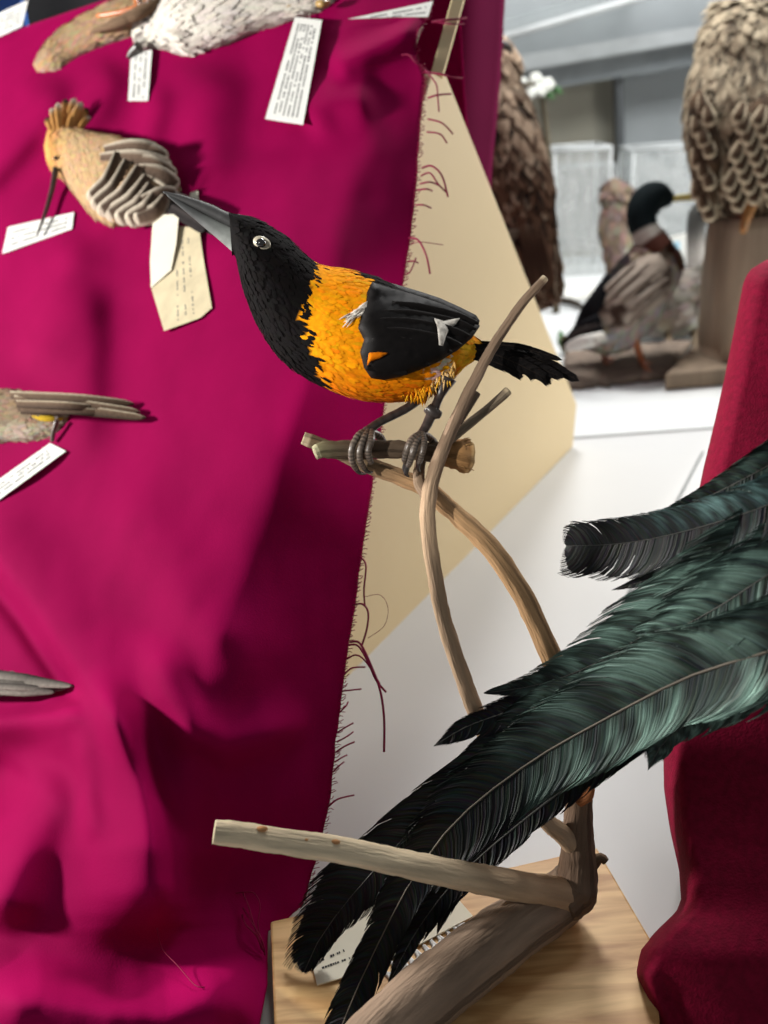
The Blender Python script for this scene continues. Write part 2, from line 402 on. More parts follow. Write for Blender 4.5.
# ================================================================== magenta wedge stand
TOE, HEEL = G(352, 672), G(573, 447)
SN = Vector((TOE.y-HEEL.y, -(TOE.x-HEEL.x), 0)).normalized()      # horizontal, towards the stand's left end
SN = -SN if SN.x > 0 else SN
def side_d(x, y): return plane_d(x, y, TOE, SN)
def SV(x, y): return P(x, y, side_d(x, y))
APEX = SV(434, 70)
FOOT = G(286, 920, .004)                      # where the taut cloth reaches the table at its right edge
SLN = SN.cross(APEX-FOOT).normalized(); SLN = -SLN if SLN.y > 0 else SLN   # out of the sloped face, towards the viewer
def slope_d(x, y): return plane_d(x, y, APEX, SLN)
_dz = SN.cross(SLN).normalized(); _dz = -_dz if _dz.z > 0 else _dz         # straight down the slope
PFOOT = APEX+_dz*((APEX.z-TZ-.002)/-_dz.z)    # foot of the side panel, hidden behind the cloth

FOLDS = [  # (polyline in the photograph, height towards the viewer in m, spread on its left/top side, spread on its right/lower side)
 ([(-60, 500), (0, 560), (40, 612), (80, 670), (112, 716), (140, 780)], .020, 12, 56),
 ([(-30, 556), (20, 616), (62, 680), (94, 724)], -.010, 10, 8),
 ([(84, 668), (112, 716), (134, 775), (148, 830), (156, 890), (160, 950)], .030, 64, 20),
 ([(148, 625), (168, 690), (192, 732), (225, 747), (262, 738), (312, 712)], .013, 26, 15),
 ([(-30, 724), (20, 719), (60, 716), (98, 700)], .020, 9, 22),
 ([(72, 766), (42, 812), (15, 870), (-14, 935)], .020, 28, 30),
 ([(80, 728), (86, 780), (94, 850)], .008, 9, 14),
 ([(-50, 1012), (40, 1000), (110, 1012), (170, 1014), (225, 992), (266, 960)], .030, 26, 44),
 ([(84, 270), (87, 340), (88, 400), (88, 470)], .0080, 34, 24),
 ([(88, 230), (60, 300), (30, 380)], .010, 24, 30),
 ([(70, 75), (40, 120), (0, 165), (-40, 210)], .014, 26, 16),
 ([(120, 60), (95, 110), (60, 160)], .010, 22, 18),
 ([(212, 60), (205, 110), (210, 190)], .010, 32, 34),
 ([(165, 80), (150, 140), (130, 190)], .008, 14, 14),
 ([(332, 85), (345, 62), (385, 45), (430, 22)], .012, 10, 12),
 ([(300, 125), (330, 100), (380, 98)], .009, 20, 20),
 ([(205, 190), (180, 170), (196, 150)], .005, 16, 14),
 ([(230, 200), (262, 320), (285, 420), (250, 520)], .006, 60, 60),
 ([(110, 470), (150, 540), (200, 610), (280, 690)], .006, 40, 34),
 ([(160, 570), (190, 620), (240, 650)], .003, 18, 18),
 ([(190, 720), (215, 760), (235, 850), (215, 940)], -.008, 26, 60),
 ([(20, 760), (0, 780), (-40, 790)], -.012, 24, 30),
 ([(250, 0), (252, 90), (246, 190), (240, 260)], -.003, 26, 34),
 ([(122, 270), (116, 350), (110, 410), (96, 480)], -.004, 22, 34),
]
TERM = [(-100, 330), (0, 350), (150, 372), (200, 345), (300, 335), (400, 308), (450, 290), (550, 252), (600, 242), (700, 214), (800, 185), (850, 160), (950, 120), (1150, 100)]
TERMH = [(-100, .004), (60, .012), (150, .022), (250, .040), (400, .054), (700, .066), (850, .066), (930, .032), (1000, .004), (1150, 0)]
TERML = [(-100, 4), (400, 3), (600, 1.7), (800, 1.0)]
def pdist(x, y, pl):           # distance to a polyline, position along it, and the side (1 = right or lower)
    best = (1e9, 0, 1); L = 0; tot = sum(math.dist(a, b_) for a, b_ in zip(pl, pl[1:]))
    flat = abs(pl[-1][0]-pl[0][0]) > abs(pl[-1][1]-pl[0][1])
    for (x0, y0), (x1, y1) in zip(pl, pl[1:]):
        dx, dy = x1-x0, y1-y0; l2 = dx*dx+dy*dy; t = max(0, min(1, ((x-x0)*dx+(y-y0)*dy)/l2)); d = math.hypot(x-x0-t*dx, y-y0-t*dy)
        if d < best[0]: best = (d, (L+t*math.sqrt(l2))/tot, 1 if (y > y0+t*dy if flat else x > x0+t*dx) else -1)
        L += math.sqrt(l2)
    return best
def fold(x, y):
    h = 0
    for pl, A, s1, s2 in FOLDS:
        d, u, sg = pdist(x, y, pl)
        s = s2 if sg > 0 else s1
        if d < 3.2*s: h += 1.5*A*math.exp(-(d/s)**2)*sstep(0, .22, min(u, 1-u))
    xe, xt = interp(EDGE, y), interp(TERM, y); H = interp(TERMH, y)
    t = (xe-x)/max(20, xe-xt)          # the broad billow: rises from the right edge to its crest, then eases off to the left
    h += H*(t-.35*math.log(1+math.exp((t-1)/.12))*.12/.12*.0 if t < .8 else 0) if False else 0
    h += H*(min(t, 1)-.5*max(0, .18-abs(t-1))**2/.36*1.0) if t < 1.18 and t < 1 else H*(math.exp(-((t-1)/interp(TERML, y))**2)-.5*max(0, .18-abs(t-1))**2/.36)
    return h+.0012*nz(x*.018, y*.018)+.0007*nz(x*.05, y*.03, 3)
def cloth_d(x, y, folds=True):
    a, c = slope_d(x, y), gd(x, y, .005)
    if c < 0 or c > 2: c = 2
    if a < 0 or a > 2: a = 2
    k = .035; h = max(k-abs(a-c), 0)/k; d = min(a, c)-h*h*k*.25
    return d-.006-(fold(x, y) if folds else 0)
EDGE = [(-120, 445), (-90, 442), (-20, 434), (0, 431), (22, 426), (30, 419), (45, 415), (60, 417), (68, 422), (78, 425), (120, 421), (180, 417), (235, 411), (285, 403), (360, 391), (430, 381),
        (500, 370), (560, 361), (600, 356), (650, 348), (700, 341), (750, 335), (800, 330), (850, 319), (905, 303), (922, 284), (930, 268), (985, 267), (1024, 259), (1150, 235)]
def top_y(x): return interp([(-260, 125), (0, 42), (40, 27), (75, 15), (120, 0), (160, -20), (260, -62), (500, -110)], x)
def edge_x(y): return interp(EDGE, y)+1.2*nz(y*.06, 1)
stand = thing('wedge_stand', 'beige wedge-shaped stand holding up the magenta cloth', 'stand', (TOE+HEEL)/2)
cloth = thing('draped_cloth', 'magenta velvet cloth with frayed edge draped over the beige wedge stand', 'cloth', G(180, 900))
NX, NY = 150, 250
b = MB(); V = []; F = []; UV = []
ys = [0]*(NY+1)
for j in range(NY+1):
    v = j/NY
    for i in range(NX+1):
        u = i/NX
        y = -110+1260*v
        xe = edge_x(y); x = -130+(xe+130)*u
        ty = top_y(x); y2 = ty+(1150-ty)*v
        xe = edge_x(y2); x = -130+(xe+130)*u
        V.append([x, y2, cloth_d(x, y2)]); UV.append((u, v))
W1 = NX+1
for _ in range(3):              # even out the creases
    D = [q[2] for q in V]
    for j in range(1, NY):
        for i in range(1, NX):
            k = j*W1+i; V[k][2] = .4*D[k]+.15*(D[k-1]+D[k+1]+D[k-W1]+D[k+W1])
V = [P(*q) for q in V]
F = [(j*(NX+1)+i, (j+1)*(NX+1)+i, (j+1)*(NX+1)+i+1, j*(NX+1)+i+1) for j in range(NY) for i in range(NX)]
# over the top edge and down behind the stand
prev = list(range(NX+1))
for s in range(1, 13):
    row = []
    for i in range(NX+1):
        p0 = V[i]; a = min(s, 5)/5*math.pi*.5
        p = p0-SLN*(.03*math.sin(a))*1.0+Vector((0, 0, .018*math.sin(2*a)))
        if s > 5: p = p-SLN*.02*(s-5)*.4-Vector((0, 0, .05*(s-5)))
        V.append(p); UV.append((i/NX, -s/30)); row.append(len(V)-1)
    F += [(row[i], prev[i], prev[i+1], row[i+1]) for i in range(NX)]; prev = row
b.add(V, F, (1, 1, 1), UV)
o = b.build('front_fall', M['velvet'], cloth)
sm = o.modifiers.new('cloth_thickness', 'SOLIDIFY'); sm.thickness = .0012; sm.offset = 0
# the fall at the back of the stand, right of the batten
b = MB(); V = []; F = []
for j in range(41):
    y = -40+j*8
    for i in range(31):
        u = i/30; xr = interp([(-40, 508), (0, 505), (60, 502), (100, 499), (170, 492), (290, 486)], y)+.8*nz(y*.07, 4); x = 330+(xr-330)*u
        d = 1.02-.12*(1-u)+.008*math.sin(x*.09+y*.004)+.05*(j/40)
        V.append(P(x, y, d))
F = [(j*31+i, (j+1)*31+i, (j+1)*31+i+1, j*31+i+1) for j in range(40) for i in range(30)]
b.add(V, F); o = b.build('back_fall', M['backfall'], cloth); o['label'] = 'darker purple back of the cloth'; sm = o.modifiers.new('cloth_thickness', 'SOLIDIFY'); sm.thickness = .0015
# stand: two side panels, sloped board, batten
def side_panel(off):
    b = MB(); TH = .012
    poly = [PFOOT-SLN*.012, G(573, 447, .001)+(HEEL-HEEL), SV(577, 404), SV(446, 74), SV(432, 74)]
    q = []
    for p in poly: q.append(p+SN*off)
    prism(b, q, SN*TH); return bevel(b.build('side_panel', M['beige'], stand, smooth=False), .0015)
side_panel(0); side_panel(.9)
b = MB(); dn = _dz; TOPB = APEX-dn*.125
q = [PFOOT-dn*.012+SN*.05, PFOOT-dn*.012+SN*.95, TOPB+SN*.95, TOPB+SN*.05]
prism(b, [p-SLN*.022 for p in q], -SLN*.010); b.build('sloped_board', M['board'], stand, smooth=False)
b = MB(); A_ = P(437, 73, side_d(437, 73)); B_ = P(470, -45, side_d(437, 73)+.012); w = RGT*.0052
dirn = (B_-A_).normalized(); nn = dirn.cross(RGT).normalized()*.010
v, f = box_corners([A_-w, A_+w, A_+w+nn, A_-w+nn], [B_-w, B_+w, B_+w+nn, B_-w+nn]); b.add(v, f); bevel(b.build('batten', M['beige'], stand, smooth=False), .001)
# frayed threads along the right edge
TH = [ # px polylines, radius px
 ([(425, 72), (440, 74), (452, 77), (462, 78)], 1.4), ([(425, 70), (436, 84), (438, 100), (439, 112)], 1.1), ([(424, 68), (415, 62), (409, 55), (402, 55)], 1.0),
 ([(432, 22), (445, 20), (458, 19), (466, 18)], 1.4), ([(436, 22), (452, 24), (464, 24)], 1.0), ([(428, 98), (438, 95), (451, 94)], 1.3), ([(428, 119), (442, 123), (453, 134)], 1.2),
 ([(427, 132), (440, 134), (447, 143)], 1.2), ([(422, 168), (432, 166), (442, 176), (448, 197)], 1.4), ([(421, 176), (430, 173), (438, 184), (446, 192)], 1.2), ([(420, 184), (430, 182), (438, 185)], 1.2), ([(418, 190), (427, 189), (432, 191)], 1.2),
 ([(416, 205), (424, 205), (431, 208)], 1.2), ([(409, 238), (418, 240), (426, 255), (430, 274)], 1.4), ([(410, 245), (420, 242), (443, 245)], .6), ([(407, 262), (414, 261), (418, 263)], 1.1), ([(404, 275), (410, 272), (416, 258)], 1.0),
 ([(361, 557), (366, 566), (364, 590), (365, 606)], 1.3), ([(353, 605), (362, 604), (368, 612), (367, 628), (362, 645)], 1.4), ([(350, 642), (358, 642), (364, 650), (372, 668), (380, 690), (384, 718), (384, 752)], 1.7),
 ([(348, 645), (358, 646), (368, 662), (376, 680), (386, 692)], 1.5), ([(362, 645), (366, 655), (369, 662)], 1.0), ([(347, 659), (356, 655), (366, 662), (380, 684)], 1.2), ([(344, 675), (352, 668), (365, 667)], 1.2),
 ([(342, 691), (352, 690), (361, 689)], 1.2), ([(340, 712), (346, 706), (348, 702)], 1.1), ([(338, 732), (346, 727), (353, 723)], 1.1), ([(337, 742), (346, 737), (353, 732)], 1.1), ([(336, 752), (345, 746), (354, 742)], 1.2),
 ([(335, 762), (341, 758), (347, 755)], 1.1), ([(333, 772), (339, 766), (344, 762)], 1.1), ([(328, 807), (338, 799), (354, 795)], 1.2), ([(364, 597), (380, 595), (388, 608), (384, 626), (368, 638)], .4),
 ([(262, 950), (254, 925), (248, 905), (243, 893)], 1.2), ([(264, 952), (256, 935), (246, 925), (242, 915)], 1.3), ([(263, 946), (258, 925), (260, 905), (254, 893), (244, 892), (236, 893)], .9), ([(265, 955), (262, 940), (250, 920), (243, 908)], 1.0),
 ([(157, 928), (162, 948), (178, 966), (195, 985), (205, 987)], .7)]
b = MB()
for pl, r in TH:
    m = len(pl); dd = []
    for i, (x, y) in enumerate(pl):
        xe = edge_x(y); d = cloth_d(min(x, xe-1), y)-.004-.008*math.sin(math.pi*i/(m-1))
        if x > xe: d = min(d, cloth_d(xe-1, y)-.003, gd(x, y, .002))
        dd.append(d)
    tube(b, [P(x, y, d) for (x, y), d in zip(pl, dd)], [r*.75*d/FPX for d in dd], 5, n=5*m)
rng = random.Random(3)
y = -20
while y < 915:
    xe = edge_x(y); l = rng.uniform(1.5, 5) if y < 700 else rng.uniform(3, 7)
    if y > 800: l *= .9
    d = min(cloth_d(xe-2, y)-.001, gd(xe+l, y-l*.5, .001))
    tube(b, [P(xe-2, y, d), P(xe+l*.5, y-l*.3+rng.uniform(-1, 1), d-.001), P(xe+l, y-l*.5+rng.uniform(-2, 2), d)], [.5*d/FPX]*3, 4)
    y += rng.uniform(2, 5)
tag(b.build('frayed_threads', M['thread'], cloth), kind='stuff')

# crimson velvet at the right
LEFT = [(258, 770), (268, 752), (276, 746), (284, 743), (330, 734), (380, 724), (420, 715), (470, 703), (500, 697), (560, 686), (650, 669), (740, 663), (790, 664), (830, 670), (870, 679), (900, 681), (912, 676), (930, 657), (950, 640), (975, 634), (1000, 642), (1024, 655), (1100, 690)]
def rd(x, y):
    d = interp([(200, .640), (280, .600), (400, .575), (500, .552), (700, .505), (850, .482), (930, .466), (1024, .452), (1150, .43)], y)
    d -= .006*math.exp(-((y-960)/30)**2)
    d += .003*math.exp(-((x-(664+(y-985)*.42))/10)**2)*sstep(968, 1000, y)-.006*math.exp(-((x-(646+(y-985)*.42))/12)**2)*sstep(940, 985, y)
    return d+.0025*nz(x*.012, y*.012)
red = thing('velvet_drape', 'dark crimson velvet draped over a stand at the right of the wooden base', 'cloth', G(760, 900))
b = MB(); V = []; F = []; NR, NC = 160, 90
for j in range(NR+1):
    y = 258+(1150-258)*j/NR; xl = interp(LEFT, y)
    for i in range(NC+1):
        u = i/NC
        if u < .45:            # the rounded left edge curling back behind
            a = (u/.45)*math.pi*.98; rad = .03+.012*sstep(280, 500, y)
            x = xl+26*(1-math.sin(a))*(1 if a > math.pi/2 else .9); dz = rad*math.cos(a)
            V.append(P(x, y, rd(x, y)+rad+dz*1.0))
        else:
            w = ((u-.45)/.55)**2.2; x = xl+26+(1100-xl)*w; V.append(P(x, y, rd(x, y)-.006*math.sin(min(1, w*5)*math.pi/2)))
F = [(j*(NC+1)+i, (j+1)*(NC+1)+i, (j+1)*(NC+1)+i+1, j*(NC+1)+i+1) for j in range(NR) for i in range(NC)]
# top closing back over the block
prev = list(range(41, NC+1))
for s in range(1, 9):
    row = []
    for i in range(41, NC+1):
        V.append(V[i]+Vector((.016*s, .02*s, -.0012*s*s))); row.append(len(V)-1)
    F += [(row[k], prev[k], prev[k+1], row[k+1]) for k in range(len(row)-1)]; prev = row
b.add(V, F); o = b.build('velvet_fall', M['redvelvet'], red); sm = o.modifiers.new('cloth_thickness', 'SOLIDIFY'); sm.thickness = .002
# block under the cloth
b = MB(); q = [P(800, 300, .70), P(1100, 300, .70), P(1100, 960, .56), P(800, 960, .56)]
base = [Vector((p.x, p.y, TZ)) for p in (P(830, 960, .53), P(1080, 960, .53), P(1080, 300, .75), P(830, 300, .75))]
topz = P(800, 330, .68).z
v, f = box_corners(base, [base[0]+Vector((0, .03, .06)), base[1]+Vector((0, .03, .06)), Vector((base[2].x, base[2].y, topz)), Vector((base[3].x, base[3].y, topz))]); b.add(v, f); b.build('inner_block', M['board'], red, smooth=False)

# ================================================================== wooden perch
BZ = .020                      # top of the wooden base above the table
def on(x, y, z): return (x, y, gd(x, y, z))
perch = thing('branch_perch', 'branched wooden perch on a varnished plank base, holding up the orange and black bird', 'perch', G(480, 930))
b = MB(); q = [G(270, 921, BZ), G(597, 847, BZ), G(654, 944, BZ), G(664, 1075, BZ), G(278, 1135, BZ)]
prism(b, q[::-1], Vector((0, 0, -BZ+.0008))); bevel(b.build('wooden_base', M['wood'], perch, smooth=False), .0015)
BK = srgb(150, 128, 108); BK2 = srgb(196, 172, 140); BKD = srgb(112, 88, 68); PALE = srgb(214, 194, 160); GRN = srgb(116, 112, 76)
def barkcol(base, tip=None, tip_t=.96):
    return lambda t: tip if (tip and t > tip_t) else base
b = MB()
zt = BZ+.016
px_tube(b, [(300, 1135, gd(300, 1135, zt), 40), (360, 1062, gd(360, 1062, zt), 35), (410, 1010, gd(410, 1010, zt+.001), 33), (470, 962, gd(470, 962, zt+.002), 32), (520, 924, gd(520, 924, zt+.004), 30), (558, 900, gd(558, 900, .036), 27), (574, 882, .500, 22)], 22, n=60, c=lambda t: BK, rough=.06, rscale=90)
b.build('trunk', M['bark'], perch)
def lerp3(a, c, t): return tuple(x+(y-x)*t for x, y in zip(a, c))
b = MB()
px_tube(b, [(560, 905, .494, 20), (574, 890, .498, 23), (578, 862, .500, 18), (577, 838, .5, 16), (579, 800, .5, 13.5), (578, 750, .498, 12.5), (568, 700, .495, 12), (549, 652, .490, 11), (522, 594, .486, 10.5), (488, 545, .482, 10.5), (460, 518, .480, 9.5), (428, 490, .479, 9), (400, 477, .478, 8.5), (370, 466, .477, 8.5), (345, 455, .477, 7.5), (322, 445, .477, 7), (303, 438, .476, 6.5)],
        18, n=130, c=lambda t: lerp3(lerp3(srgb(114, 92, 74), srgb(200, 160, 116), sstep(.22, .42, t)), srgb(128, 108, 84), sstep(.72, .85, t)) if t < .975 else PALE, rough=.12, rscale=110)
b.build('main_limb', M['bark'], perch)
b = MB()
px_tube(b, [(576, 897, .497, 17), (540, 890, .485, 15.5), (480, 879, .466, 14.5), (420, 867, .451, 13.5), (350, 852, .438, 13), (280, 841, .428, 12.5), (235, 834, .422, 12.5), (214, 832, .420, 11.5)], 18, n=90, c=lambda t: lerp3(srgb(186, 154, 122), srgb(250, 230, 194), sstep(.1, .6, t)), rough=.08, rscale=120)
for x, y, r in ((262, 829, 3.4), (335, 842, 3), (305, 840, 2.2), (240, 832, 2.4), (370, 851, 2.4)):
    d = interp([(214, .420), (280, .428), (350, .438), (420, .451)], x)
    ellipsoid(b, P(x, y, d-.004), [RGT*r*1.8*d/FPX, UPV*r*.9*d/FPX, FWD*r*d/FPX], 6, 10, srgb(205, 150, 100))
b.build('side_stick', M['bark'], perch)
b = MB()
px_tube(b, [(574, 846, .498, 11), (560, 832, .494, 9.5), (540, 815, .490, 8.5), (505, 770, .492, 8), (480, 722, .490, 8.5), (462, 675, .484, 8.5), (444, 620, .477, 8), (434, 570, .470, 8), (428, 525, .467, 8), (429, 495, .465, 8), (436, 468, .463, 7.5), (449, 435, .463, 6.5), (470, 390, .465, 6), (494, 345, .468, 5.2), (522, 304, .471, 4.6), (545, 278, .473, 4)], 14, n=120, c=lambda t: lerp3(srgb(186, 158, 128), srgb(150, 126, 104), sstep(.55, .75, t)) if t < .985 else PALE, rough=.10, rscale=130)
b.build('curved_twig', M['bark'], perch)
b = MB()
px_tube(b, [(430, 500, .467, 6.5), (420, 485, .469, 6), (419, 470, .472, 5.5), (422, 458, .475, 5)], 10, n=16, c=srgb(140, 118, 96), rough=.1)
px_tube(b, [(449, 440, .468, 5.5), (470, 423, .474, 5), (490, 407, .478, 4.8), (508, 391, .481, 4.6)], 10, n=20, c=lambda t: srgb(150, 134, 112) if t < .93 else PALE, rough=.08)
px_tube(b, [(459, 422, .466, 3.9), (468, 408, .468, 3.6), (477, 393, .470, 4)], 10, n=12, c=srgb(140, 124, 104), rough=.08)
b.build('side_twig', M['bark'], perch)
b = MB()
px_tube(b, [(315, 453, .468, 7.5), (324, 450, .469, 8.5), (350, 449, .470, 9), (385, 449, .471, 9), (420, 451, .472, 9.5), (448, 453, .473, 11)], 16, n=50, c=lambda t: srgb(186, 182, 146) if t < .12 else lerp3(srgb(124, 118, 88), srgb(98, 82, 66), sstep(.1, .4, t)), rough=.16, rscale=140)
px_tube(b, [(444, 453, .473, 12), (452, 454, .474, 14.5), (463, 456, .475, 15.5), (470, 457, .476, 14)], 18, n=14, c=lambda t: srgb(176, 132, 84) if t < .8 else srgb(206, 168, 116), rough=.22, rscale=220)
rng = random.Random(5)
for _ in range(46):            # torn fibres round the cut end
    a = rng.uniform(0, 6.28); r = rng.uniform(9, 15); x, y = 466+rng.uniform(-3, 4), 456
    p0 = P(x-6, y+r*math.sin(a), .474+r*math.cos(a)*.474/FPX); p1 = P(x+rng.uniform(-2, 5), y+(r+rng.uniform(0, 5))*math.sin(a), .475+(r+2)*math.cos(a)*.474/FPX)
    tube(b, [p0, (p0+p1)/2+UPV*.0006, p1], [.0005, .0004, .0002], 4, c=srgb(196, 152, 96))
b.build('crossbar', M['bark'], perch)
b = MB()                       # small side snag of the stem near the base
px_tube(b, [(590, 868, .500, 6), (600, 858, .498, 5), (606, 862, .497, 4)], 8, n=8, c=BKD, rough=.2); b.build('snag', M['bark'], perch); b = MB(); px_tube(b, [(580, 800, .49, 7), (589, 796, .485, 5), (592, 788, .485, 3)], 8, n=8, c=srgb(176, 110, 66), rough=.25)
b.build('snag', M['bark'], perch)
# white handwriting painted on the base
b = MB()
def stroke(mb, pl, r, z): tube(mb, [G(x, y, z) for x, y in pl], [r*.53/FPX]*len(pl), 6, n=6*len(pl))
for pl in ([(378, 966), (384, 972), (392, 974), (396, 968), (389, 962), (384, 969), (392, 979), (398, 976), (399, 966)], [(399, 966), (402, 976), (404, 966), (403, 960), (409, 968), (412, 964), (408, 956), (414, 962), (419, 958)],
           [(419, 958), (416, 951), (423, 956), (427, 952), (424, 946), (430, 951), (434, 947), (431, 941), (437, 946), (441, 941)], [(441, 941), (438, 936), (445, 940), (449, 935), (446, 931), (452, 935), (457, 931), (454, 927), (460, 926), (464, 923)]):
    stroke(b, pl, 2.0, BZ+.0006)
b.build('handwriting', M['whiteink'], perch)

# card lying on the base
card = thing('label_card', 'cream printed card lying on the wooden base beneath the dark feathers', 'card', G(400, 935, BZ))
cz = BZ+.0022
cc = [G(310, 978, cz), G(376, 967, cz), G(472, 916, cz), G(450, 884, cz), (G(352, 890, cz)), G(322, 940, cz)]
cc = [G(317, 985, cz), G(374, 968, cz), G(473, 916, cz), G(447, 886, cz), G(400, 880, cz), G(330, 930, cz), G(309, 950, cz)]
b = MB(); prism(b, cc, Vector((0, 0, -.0009))); b.build('card', M['ivory'], card, smooth=False)
def print_line(mb, a, c, wpx, dfn, rng, gap=.25, size=1.0):   # a line of small printed marks between two px points
    A, C = Vector(a), Vector(c); L = (C-A).length; t = 0; u = (C-A)/L; n = Vector((-u.y, u.x))
    while t < L:
        l = rng.uniform(.7, 1.6)*size
        if rng.random() > gap:
            p0 = A+u*t; p1 = A+u*min(L, t+l); hh = n*wpx*rng.uniform(.35, .5)
            k = [p0-hh, p1-hh, p1+hh, p0+hh]; v = [P(p.x, p.y, dfn(p.x, p.y)) for p in k]; mb.add(v, [(0, 1, 2, 3)])
        t += l+.45*size
b = MB(); rng = random.Random(8); fz = lambda x, y: gd(x, y, cz+.0003)
for a, c in (((381, 959), (428, 934)), ((383, 951), (427, 927)), ((384, 942), (420, 921)), ((418, 903), (452, 892)), ((420, 910), (455, 900)), ((396, 930), (425, 913)), ((322, 968), (350, 958)), ((322, 960), (345, 950))):
    print_line(b, a, c, 2.6, fz, rng, size=1.5)
b.build('printed_lines', M['ink2'], card, smooth=False)

# ================================================================== the orange and black bird
BLK = srgb(13, 10, 10); ORG = srgb(250, 160, 10); ORG2 = srgb(232, 124, 8); WHT = srgb(225, 220, 210); YEL = srgb(246, 186, 40)
BD = .480
ST = [(229, 212, 232, 256, BD, .55), (234, 214, 236, 258, BD, .8), (255, 219, 244, 290, BD, .85), (285, 236, 258, 325, BD, .82), (315, 262, 280, 358, BD, .84), (345, 269, 310, 380, BD, .88), (375, 277, 350, 397, BD, .9), (402, 290, 388, 402, BD, .9), (430, 303, 420, 398, BD, .86), (455, 320, 445, 385, BD, .85), (473, 336, 463, 368, BD+.002, .85), (486, 346, 480, 356, BD+.004, .8)]
def blk_edge(v):               # px x of the hood's rear border for an angle (0 top, pi bottom); black bib reaches further down
    return 0
def body_col(x, y, rng=None, r=0):
    # orange mantle and breast behind a ragged black hood and bib
    border = interp([(255, 316), (275, 317), (290, 309), (305, 303), (320, 301), (335, 305), (350, 308), (362, 316), (375, 318), (385, 322), (400, 330)], y)+r*7
    if x < border: return BLK
    if x > 350+r*4 and y < 274+(x-350)*.34+r*3: return BLK
    if y < 300 and x > 368+r*4: return BLK
    if x > 452 and y > 340: return YEL
    if 425 < x < 448 and y > 345 and r > -.2: return lerp3(WHT, YEL, .3)
    return lerp3(ORG, ORG2, max(0, min(1, (y-350)/50+r*.3)))
LB = Loft(ST, 110, 64)
for i in range(LB.n): pass
LB.colour = lambda t, an: body_col(*project(LB.at(t, an))[:2], None, nz(t*70, an*6))
troupial = thing('songbird', 'mounted orange and black songbird perched on the crossbar, stretching its bill to the left', 'bird', P(400, 440, BD))
b = MB(); LB.add(b)
def ccol(t, an, rng): return tuple(c*rng.uniform(.8, 1.12) for c in body_col(*project(LB.at(t, an))[:2], rng, rng.uniform(-1, 1)))
LB.coat(b, 4200, .0062, .0026, ccol, lift=.05, t0=.05, t1=.93, view_only=False, seed=3)
b.build('body', M['feather'], troupial)
# bill
def bill_part(name, sts, col, m):
    b = MB(); l = Loft(sts, 26, 16); l.colour = lambda t, an: col(t, an); l.add(b); return b.build(name, M[m], troupial)
bill_part('upper_bill', [(240, 214, 240, 226, BD, .8), (230, 213, 233, 229, BD, .8), (210, 204, 215, 220, BD, .7), (185, 196, 188, 205, BD-.001, .6), (163, 191, 163, 193, BD-.002, .5)], lambda t, an: lerp3(srgb(84, 84, 84), srgb(70, 70, 70), t), 'horn')
bill_part('lower_bill', [(242, 226, 240, 258, BD, .6), (234, 228, 237, 256, BD, .62), (214, 219, 220, 241, BD, .6), (190, 206, 194, 219, BD, .6), (166, 193, 167, 196, BD-.002, .5)], lambda t, an: lerp3(srgb(176, 182, 176), srgb(84, 86, 86), sstep(.1, .8, t)), 'horn')
# eye
def surf_hit(lf, x, y):        # nearest visible depth of a loft under a pixel
    if not hasattr(lf, 'pj'):
        lf.pj = {}
        for r_ in lf.rings:
            for p_ in r_:
                q = project(p_); lf.pj.setdefault((int(q[0]//6), int(q[1]//6)), []).append(q)
    c = [q for a in (-1, 0, 1) for e in (-1, 0, 1) for q in lf.pj.get((int(x//6)+a, int(y//6)+e), ())]
    if not c: return None
    near = min(q[2] for q in c)
    c = [q for q in c if q[2] < near+.012]; c.sort(key=lambda q: (q[0]-x)**2+(q[1]-y)**2); c = c[:4]
    return sum(q[2] for q in c)/len(c)
ed = surf_hit(LB, 262, 243)-.0010
b = MB(); r = 8*ed/FPX
V = []; 
ellipsoid(b, P(262, 243, ed), [RGT*r*1.12+UPV*-r*.25, UPV*r*.86, FWD*r*.42], 12, 20, srgb(200, 190, 168)); b.build('eye_ring', M['gloss'], troupial)
b = MB(); r = 4.6*ed/FPX; ellipsoid(b, P(261.0, 243, ed-.0024), [RGT*r*1.1, UPV*r, FWD*.0020], 12, 20, (.004, .003, .003)); b.build('eye', M['eye'], troupial)
